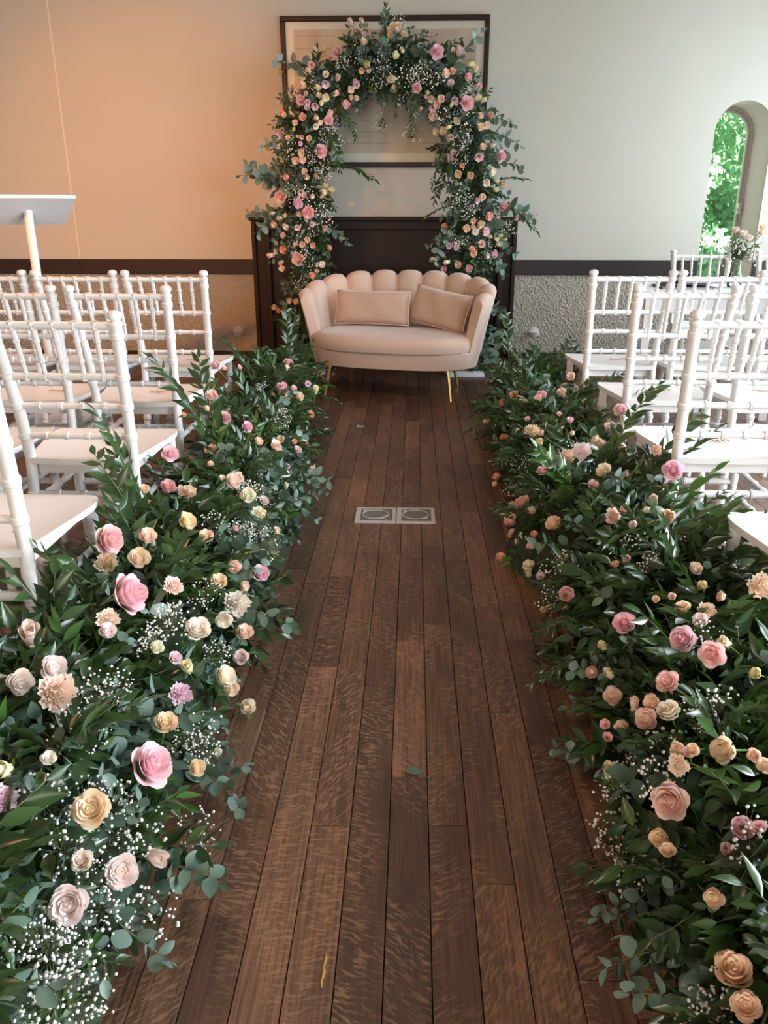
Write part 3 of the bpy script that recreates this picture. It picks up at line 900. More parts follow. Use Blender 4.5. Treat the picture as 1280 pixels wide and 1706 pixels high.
for sx, y in ((-1, -0.20), (1, -0.20), (-1, 0.20), (1, 0.20)):
    x = 0.405 if y < 0 else 0.365
    MB().turned((sx * x, y, 0.215), (sx * (x + 0.035), y * 1.20, 0.0005), [(0, 0.013), (0.9, 0.0085), (1, 0.0085)], 12).build('leg', M['gold'], sofa, smooth='auto')


def pillow(name, w, h, th, m, label):
    root = tag(empty(name), label, 'cushion', 'sofa cushions')
    root.matrix_world = Matrix.Translation((SX, SY, 0)) @ Matrix.Rotation(SRZ, 4, 'Z') @ m
    n1, n2 = 18, 12
    mb = MB(); rw = random.Random(len(label))
    for side in (1, -1):
        vs = []
        for j in range(n2 + 1):
            for i in range(n1 + 1):
                u, v = i / n1 * 2 - 1, j / n2 * 2 - 1
                puff = (max(0, (1 - u ** 4)) * max(0, (1 - v ** 4))) ** 0.55
                pinch = 1 - 0.035 * (1 - abs(v) ** 2) * abs(u) ** 6
                pz = 1 - 0.05 * (1 - abs(u) ** 2) * abs(v) ** 6
                wr = 0.004 * math.sin(7 * u + 3 * v) * puff
                vs.append((u * w / 2 * pinch, side * (th / 2 * puff + wr * (1 if puff > 0 else 0)), v * h / 2 * pz))
        W = n1 + 1
        fs = [(j * W + i, j * W + i + 1, (j + 1) * W + i + 1, (j + 1) * W + i) for j in range(n2) for i in range(n1)]
        mb.add(vs, fs)
    mb.build('pillow_cover', M['pillow'], root, merge=True, smooth=True)
    pts = []
    for k in range(61):
        a = k / 60 * 4
        e, t = int(a) % 4, (a % 1) * 2 - 1
        u, v = ((t, -1), (1, t), (-t, 1), (-1, -t))[e]
        pinch = 1 - 0.035 * (1 - abs(v) ** 2) * abs(u) ** 6
        pz = 1 - 0.05 * (1 - abs(u) ** 2) * abs(v) ** 6
        pts.append((u * w / 2 * pinch, 0, v * h / 2 * pz))
    MB().tube(pts, 0.0035, 6).build('seam', M['piping'], root)
    return root


pillow('lumbar_cushion', 0.54, 0.235, 0.12, Matrix.Translation((-0.20, 0.125, 0.555)) @ Matrix.Rotation(-0.30, 4, 'X'), 'rectangular peach velvet cushion lying level against the sofa back')
pillow('lumbar_cushion', 0.47, 0.255, 0.12, Matrix.Translation((0.285, 0.095, 0.565)) @ Matrix.Rotation(-0.42, 4, 'Z') @ Matrix.Rotation(-0.28, 4, 'X') @ Matrix.Rotation(0.12, 4, 'Y'), 'rectangular peach velvet cushion tipped against the nearer sofa arm')

# ------------------------------------------------------------------ flower heads
rp = random.Random(42)
def petal(mb, rng, phi, r0, rk, z0, h, open_, width, tip, ruffle=0.0, ns=4, nt=4, a0=0.0, a1=1.0):
    vs, at = [], []
    jit = rng.uniform(-0.06, 0.06)
    for i in range(nt + 1):
        t = i / nt
        for j in range(ns + 1):
            s = j / ns * 2 - 1
            te = t * (1 - 0.22 * s * s * t)
            wd = width * (0.35 + 0.65 * math.sin(PI * min(0.62, 0.12 + 0.6 * te)))
            r = r0 + (rk - r0) * (te ** 0.55) + open_ * rk * 0.42 * te ** 3
            z = z0 + h * (te - open_ * 0.38 * te ** 4)
            if ruffle:
                z += ruffle * te * te * math.sin(9 * s + phi * 7); r += ruffle * te * te * math.cos(11 * s + phi * 5)
            r += 0.05 * rk * (s * s) * te * open_ + jit * rk * te * 0.4
            an = phi + s * wd
            vs.append((r * math.cos(an), r * math.sin(an), z)); at.append(a0 + (a1 - a0) * te ** 1.6)
    W = ns + 1
    mb.add(vs, [(i * W + j, i * W + j + 1, (i + 1) * W + j + 1, (i + 1) * W + j) for i in range(nt) for j in range(ns)], at)


def flower_mesh(kind, seed):
    rng = random.Random(seed); mb = MB()
    G = 2.39996
    if kind == 'R':      # large hybrid tea rose
        ph = rng.uniform(0, 6)
        for k in range(3): petal(mb, rng, ph + k * 2.1, 0.005, 0.05 + 0.018 * k, 0.05, 0.60, 0.0, 1.5, 0, ns=4, nt=4, a0=0, a1=0.35)
        for k in range(5): petal(mb, rng, ph + k * G, 0.02, 0.11 + 0.018 * k, 0.04, 0.58, 0.12, 0.95, 0, nt=5, a0=0, a1=0.6)
        for k in range(6): petal(mb, rng, ph + 1 + k * G, 0.04, 0.20 + 0.018 * k, 0.0, 0.56, 0.30, 0.80, 0, nt=5, a0=0.0, a1=0.8)
        for k in range(5): petal(mb, rng, ph + 2 + k * 1.2566, 0.05, 0.33, -0.05, 0.53, 0.42 + rng.uniform(-.1, .1), 0.72, 0, nt=5, a0=0.1, a1=1.0)
        for k in range(5): petal(mb, rng, ph + 2.6 + k * 1.2566, 0.05, 0.37, -0.10, 0.44, 0.60 + rng.uniform(-.1, .15), 0.66, 0, nt=5, a0=0.3, a1=1.1)
    elif kind in 'SP':   # cupped, many-petalled spray rose
        ph = rng.uniform(0, 6)
        for k in range(14): petal(mb, rng, ph + k * G, 0.005 + 0.010 * k, 0.03 + 0.017 * k, 0.14, 0.34 + rng.uniform(-.05, .05), 0.16, 0.70, 0, ruffle=0.014, ns=3, nt=3, a0=0.2, a1=0.85)
        for k in range(6): petal(mb, rng, ph + 1 + k * 1.047, 0.05, 0.29, 0.0, 0.52, 0.04, 0.66, 0, ruffle=0.008, ns=4, nt=4, a0=0.0, a1=0.9)
        for k in range(6): petal(mb, rng, ph + 2 + k * 1.047, 0.06, 0.36, -0.04, 0.49, 0.12 + rng.uniform(0, .1), 0.66, 0, ruffle=0.008, a0=0.1, a1=1.0)
        for k in range(4): petal(mb, rng, ph + 3 + k * 1.57, 0.06, 0.39, -0.06, 0.42, 0.25 + rng.uniform(0, .2), 0.70, 0, a0=0.3, a1=1.1)
    elif kind == 'C':    # ruffled carnation
        ph = rng.uniform(0, 6)
        for k in range(34):
            q = k / 33
            petal(mb, rng, ph + k * G, 0.01, 0.06 + 0.33 * q, 0.0, 0.50 - 0.20 * q, 0.15 + 0.40 * q, 0.46, 0, ruffle=0.040, ns=6, nt=3, a0=0.0, a1=0.55 + 0.5 * q)
    elif kind == 'L':    # open lisianthus
        ph = rng.uniform(0, 6)
        for k in range(5): petal(mb, rng, ph + k * 1.2566, 0.03, 0.19, 0, 0.54, 0.22, 0.85, 0, ruffle=0.015, a0=-0.3, a1=0.7)
        for k in range(6): petal(mb, rng, ph + 0.6 + k * 1.047, 0.04, 0.32, -0.03, 0.48, 0.42, 0.75, 0, ruffle=0.02, a0=-0.1, a1=1.0)
    else:                # half-open bud
        ph = rng.uniform(0, 6)
        for k in range(3): petal(mb, rng, ph + k * 2.1, 0.02, 0.20, 0, 0.85, -0.45, 1.3, 0, a0=0.2, a1=0.5)
        for k in range(4): petal(mb, rng, ph + 1 + k * 1.57, 0.04, 0.36, -0.04, 0.80, -0.42, 0.95, 0, a0=0.3, a1=1.0)
    core = {'R': (0.17, 0.05, 0.52), 'S': (0.26, 0.02, 0.36), 'P': (0.26, 0.02, 0.36), 'C': (0.22, 0.0, 0.34), 'B': (0.22, 0.0, 0.66)}.get(kind)
    if core:
        r, z0, z1 = core
        vs, fs = [], []
        for i in range(6):
            e = i / 5 * PI / 2
            for j in range(10):
                a = 2 * PI * j / 10
                w = 1 + 0.10 * math.sin(3 * a + i * 1.3)
                vs.append((r * math.cos(e) * w * math.cos(a), r * math.cos(e) * w * math.sin(a), z0 + (z1 - z0) * math.sin(e)))
        fs = [(i * 10 + j, i * 10 + (j + 1) % 10, (i + 1) * 10 + (j + 1) % 10, (i + 1) * 10 + j) for i in range(5) for j in range(10)]
        mb.add(vs, fs, 0.25)
    # centre the head on its bulk
    zc = 0.24 if kind != 'B' else 0.35
    mb.v = [(x, y, z - zc) for x, y, z in mb.v]
    return mb.mesh('head_' + kind, M['petal'], attr=True)


def calyx_mesh(kind):
    mb = MB()
    zc = -0.24 if kind != 'B' else -0.35
    wide = 0.16 if kind != 'B' else 0.24
    mb.tube([(0, 0, zc - 0.12), (0, 0, zc - 0.06), (0, 0, zc + 0.02), (0, 0, zc + 0.10)], [0.03, wide * 0.7, wide, wide * 0.9], 8)
    for k in range(5):
        a = k * 2 * PI / 5
        c, s = math.cos(a), math.sin(a)
        pts = [(wide * c - 0.08 * s, wide * s + 0.08 * c, zc), (wide * c + 0.08 * s, wide * s - 0.08 * c, zc), (c * (wide + 0.12) + 0.05 * s, s * (wide + 0.12) - 0.05 * c, zc + 0.14), (c * (wide + 0.20), s * (wide + 0.20), zc + 0.26), (c * (wide + 0.12) - 0.05 * s, s * (wide + 0.12) + 0.05 * c, zc + 0.14)]
        mb.add(pts, [(0, 1, 2, 4), (2, 3, 4)])
    mb.tube([(0, 0, zc - 0.10), (0.03, 0.02, zc - 0.8), (0.0, 0.05, zc - 1.7)], 0.034, 6)
    return mb.mesh('stem', M['stem'])


HEADS = {k: [flower_mesh(k, i * 7 + ord(k)) for i in range(4)] for k in 'RSPCLB'}
CALYX = {k: calyx_mesh(k) for k in 'RSPCLB'}
FNAME = {'R': 'rose', 'S': 'spray_rose', 'P': 'garden_rose', 'C': 'carnation', 'L': 'lisianthus', 'B': 'rosebud'}
FLAB = {'p': 'pink', 'h': 'peach', 'c': 'cream', 'm': 'mauve pink', 'o': 'coral', 'y': 'pale yellow', 'w': 'blush white'}
FCOL = {'p': (0.95, 0.65, 0.68), 'h': (0.97, 0.78, 0.63), 'c': (0.97, 0.90, 0.78), 'm': (0.87, 0.66, 0.74), 'o': (0.96, 0.60, 0.46), 'y': (0.95, 0.87, 0.62), 'w': (0.98, 0.88, 0.81)}


def plant_flowers(text, parent, rng, grow=1.0):
    for ln in text.strip().splitlines():
        k, c, D, p, n = ln.split()
        D = float(D) * grow
        p = Vector([float(q) for q in p.split(',')]); n = Vector([float(q) for q in n.split(',')]).normalized()
        rot = n.to_track_quat('Z', 'Y').to_matrix().to_4x4()
        sc = D * (1.12 if k != 'B' else 1.35)
        o = inst(FNAME[k], rng.choice(HEADS[k]), parent, Matrix.Translation(p) @ rot @ Matrix.Rotation(rng.uniform(0, 6.28), 4, 'Z') @ Matrix.Diagonal((sc, sc, sc * rng.uniform(0.85, 1.05), 1)))
        f = FCOL[c]; j = rng.uniform(0.93, 1.05)
        o.color = (min(1, f[0] * j), f[1] * j * rng.uniform(0.94, 1.06), f[2] * j * rng.uniform(0.92, 1.08), 1)
        o['label'] = '%s %s' % (FLAB[c], FNAME[k].replace('_', ' '))
        inst('stem', CALYX[k], o)


# ------------------------------------------------------------------ leafy branches
def branch_layout(kind, rng, n, droop, ls=1.0):
    """unit-length branch along +X: stem path and leaf matrices (leaf length relative to branch)"""
    sw = rng.uniform(-0.12, 0.12); wob = rng.uniform(0, 6)
    def P(t): return Vector((t, sw * t * t + 0.015 * math.sin(6 * t + wob), 0.05 * math.sin(PI * t) - droop * t * t))
    leaves = []
    for i in range(n):
        t = 0.10 + 0.88 * i / (n - 1)
        tan = (P(min(1, t + .03)) - P(t - .03)).normalized()
        if kind == 'ruscus':
            sgn = 1 if i % 2 else -1
            ang = sgn * math.radians(rng.uniform(30, 62)) if i < n - 1 else rng.uniform(-.2, .2)
            d = Matrix.Rotation(ang, 3, 'Z') @ tan
            d.z += rng.uniform(-0.30, 0.35)
            L = rng.uniform(0.26, 0.36) * (0.75 + 0.5 * math.sin(PI * min(1, 0.2 + 0.75 * t)))
            up = (rng.gauss(0, .35), rng.gauss(0, .45), 1)
            leaves.append((P(t), d, up, L * ls))
        else:
            for sgn in (1, -1):
                rollp = (i % 2) * PI / 2 + rng.uniform(-.3, .3)
                side = Matrix.Rotation(rollp, 3, 'X') @ Vector((0, sgn, 0))
                d = tan * rng.uniform(0.15, 0.7) + side
                L = rng.uniform(0.20, 0.27) * (1.05 - 0.5 * t)
                leaves.append((P(t), d, (rng.gauss(0, .5), rng.gauss(0, .5), 1), L * ls))
    return [P(i / 6) for i in range(7)], leaves


def branch_variant(kind, seed, n, droop, mat, ls=1.0):
    rng = random.Random(seed)
    path, leaves = branch_layout(kind, rng, n, droop, ls)
    hp = LeafHeap()
    for p, d, up, L in leaves:
        hp.leaf('ruscus' if kind == 'ruscus' else rng.choice(('euc', 'round')), frame_mat(d, up, 0, p, L), rng)
    nleaf = len(hp.fs)
    st = MB().tube(path, [0.012, 0.011, 0.010, 0.009, 0.007, 0.005, 0.003], 5)
    hp.geom(st.v, st.f)
    me = hp.mesh(kind + '_branch', mat, M['twig'])
    me.polygons.foreach_set('material_index', [0] * nleaf + [1] * (len(hp.fs) - nleaf))
    stem_me = st.mesh('twig', M['twig'])
    return {'me': me, 'stem': stem_me, 'leaves': leaves, 'kind': kind, 'mat': mat, 'vs': np.concatenate(hp.vs), 'fs': hp.fs, 'nl': nleaf}


BR = {'ruscus': [branch_variant('ruscus', 100 + i, 13 + i % 3, 0.05 + 0.10 * (i % 4), M['ruscus'], 0.86) for i in range(8)],
      'long': [branch_variant('ruscus', 190 + i, 19 + i % 3, 0.02 + 0.07 * (i % 3), M['ruscus'], 0.55) for i in range(4)],
      'fresh': [branch_variant('ruscus', 130 + i, 13, 0.1 + 0.1 * i, M['fresh'], 0.86) for i in range(3)],
      'euc': [branch_variant('euc', 160 + i, 7 + i % 2, 0.05 + 0.09 * (i % 4), M['euc'], 1.25) for i in range(6)]}
LEAFME = {}
for k, m in (('ruscus', 'ruscus'), ('euc', 'euc'), ('round', 'euc'), ('fresh', 'fresh')):
    LEAFME[k] = []
    for v, f in LEAVES['ruscus' if k == 'fresh' else k]:
        hp = LeafHeap(); hp.geom(v, f); LEAFME[k].append(hp.mesh('leaf', M[m]))
BNAME = {'long': 'ruscus_branch', 'ruscus': 'ruscus_branch', 'fresh': 'ruscus_branch', 'euc': 'eucalyptus_branch'}


def place_branch(parent, kind, base, d, L, rng, roll=None, split=False, up=(0, 0, 1), clear=None):
    v = rng.choice(BR[kind])
    m = frame_mat(d, up, rng.uniform(-0.9, 0.9) if roll is None else roll, base, L)
    if clear is not None:
        a = np.array(m); nl = len(v['leaves'])
        lv = (v['vs'][:nl * 18] @ a[:3, :3].T + a[:3, 3]).reshape(nl, 18, 3)
        if sum(int(clear.hits(lv[:, c]).sum()) for c in (7, 13)) > 1: return None
    if not split:
        return inst(BNAME[kind], v['me'], parent, m)
    o = inst(BNAME[kind], v['stem'], parent, m)
    for p, dd, upv, l in v['leaves']:
        lk = kind if kind != 'euc' else rng.choice(('euc', 'round'))
        inst('leaf', rng.choice(LEAFME[lk]), o, frame_mat(dd, upv, 0, p, l))
    return o


class Clear:
    """room kept free of leaves in front of each flower's face"""
    def __init__(self, text, tilt, reach=0.22):
        P, N, R = [], [], []
        for ln in text.strip().splitlines():
            k, c, D, p, n = ln.split()
            P.append([float(q) for q in p.split(',')]); N.append([float(q) for q in n.split(',')]); R.append(float(D) * 0.50 + 0.006)
        self.P = np.array(P); N = np.array(N) * 0.45 + np.array(tilt); self.N = N / np.linalg.norm(N, axis=1)[:, None]; self.R = np.array(R); self.reach = reach
    def hits(self, pts):
        d = pts[:, None, :] - self.P[None]
        h = (d * self.N[None]).sum(2)
        r = np.sqrt(np.maximum(0, (d * d).sum(2) - h * h))
        return ((h > -0.004) & (h < self.reach) & (r < self.R[None] + 0.06 * np.maximum(h, 0))).any(1)


def heap_branch(hp, kind, base, d, L, rng, up=(0, 0, 1), clear=None):
    v = rng.choice(BR[kind])
    a = np.array(frame_mat(d, up, rng.uniform(-0.9, 0.9), base, L))
    vs = v['vs'] @ a[:3, :3].T + a[:3, 3]
    nl = len(v['leaves'])
    lv = vs[:nl * 18].reshape(nl, 18, 3)
    bad = np.zeros(nl, bool)
    if clear is not None:
        for c in (4, 7, 10, 13, 16):
            bad |= clear.hits(lv[:, c])
    for i in range(nl):
        if not bad[i]: hp.geom(lv[i], LFACES)
LFACES = LEAVES['euc'][0][1]


def gyp_variant(seed):
    rng = random.Random(seed); mb = MB(); st = MB()
    n = 54
    for i in range(n):
        d = Vector((rng.gauss(0, 0.55), rng.gauss(0, 0.55), rng.uniform(0.3, 1.0))).normalized()
        p = d * rng.uniform(0.55, 1.0)
        r = rng.uniform(0.035, 0.072)
        rot = Matrix.Rotation(rng.uniform(0, 3), 3, 'X') @ Matrix.Rotation(rng.uniform(0, 3), 3, 'Z')
        vs = [(0, 0, 1), (0.9, 0, 0.2), (0.28, 0.86, 0.2), (-0.73, 0.53, 0.2), (-0.73, -0.53, 0.2), (0.28, -0.86, 0.2), (0, 0, -0.8)]
        vs = [p + rot @ (Vector(q) * r) for q in vs]
        mb.add(vs, [(0, 1 + k, 1 + (k + 1) % 5) for k in range(5)] + [(6, 1 + (k + 1) % 5, 1 + k) for k in range(5)])
        mid = d * 0.35 + Vector((rng.gauss(0, .05), rng.gauss(0, .05), 0.0))
        st.tube([Vector((0, 0, 0)), mid, p], [0.012, 0.009, 0.006], 3, caps=False)
    return mb.mesh('blossom', M['gyp']), st.mesh('babys_breath_spray', M['twig'])


GY = [gyp_variant(i) for i in range(5)]


def plant_gyp(text, parent, rng, size, n0):
    for ln in text.strip().splitlines():
        p = Vector([float(q) for q in ln.split(',')])
        d = Vector((rng.gauss(0, 0.4) + n0[0], rng.gauss(0, 0.4) + n0[1], rng.gauss(0, 0.3) + n0[2])).normalized()
        bl, st = rng.choice(GY)
        s = size * rng.uniform(0.8, 1.2)
        m = Matrix.Translation(p - d * s * 1.0) @ d.to_track_quat('Z', 'Y').to_matrix().to_4x4() @ Matrix.Scale(s, 4)
        o = tag(inst('babys_breath_spray', st, parent, m), kind='stuff')
        tag(inst('blossoms', bl, o), kind='stuff')


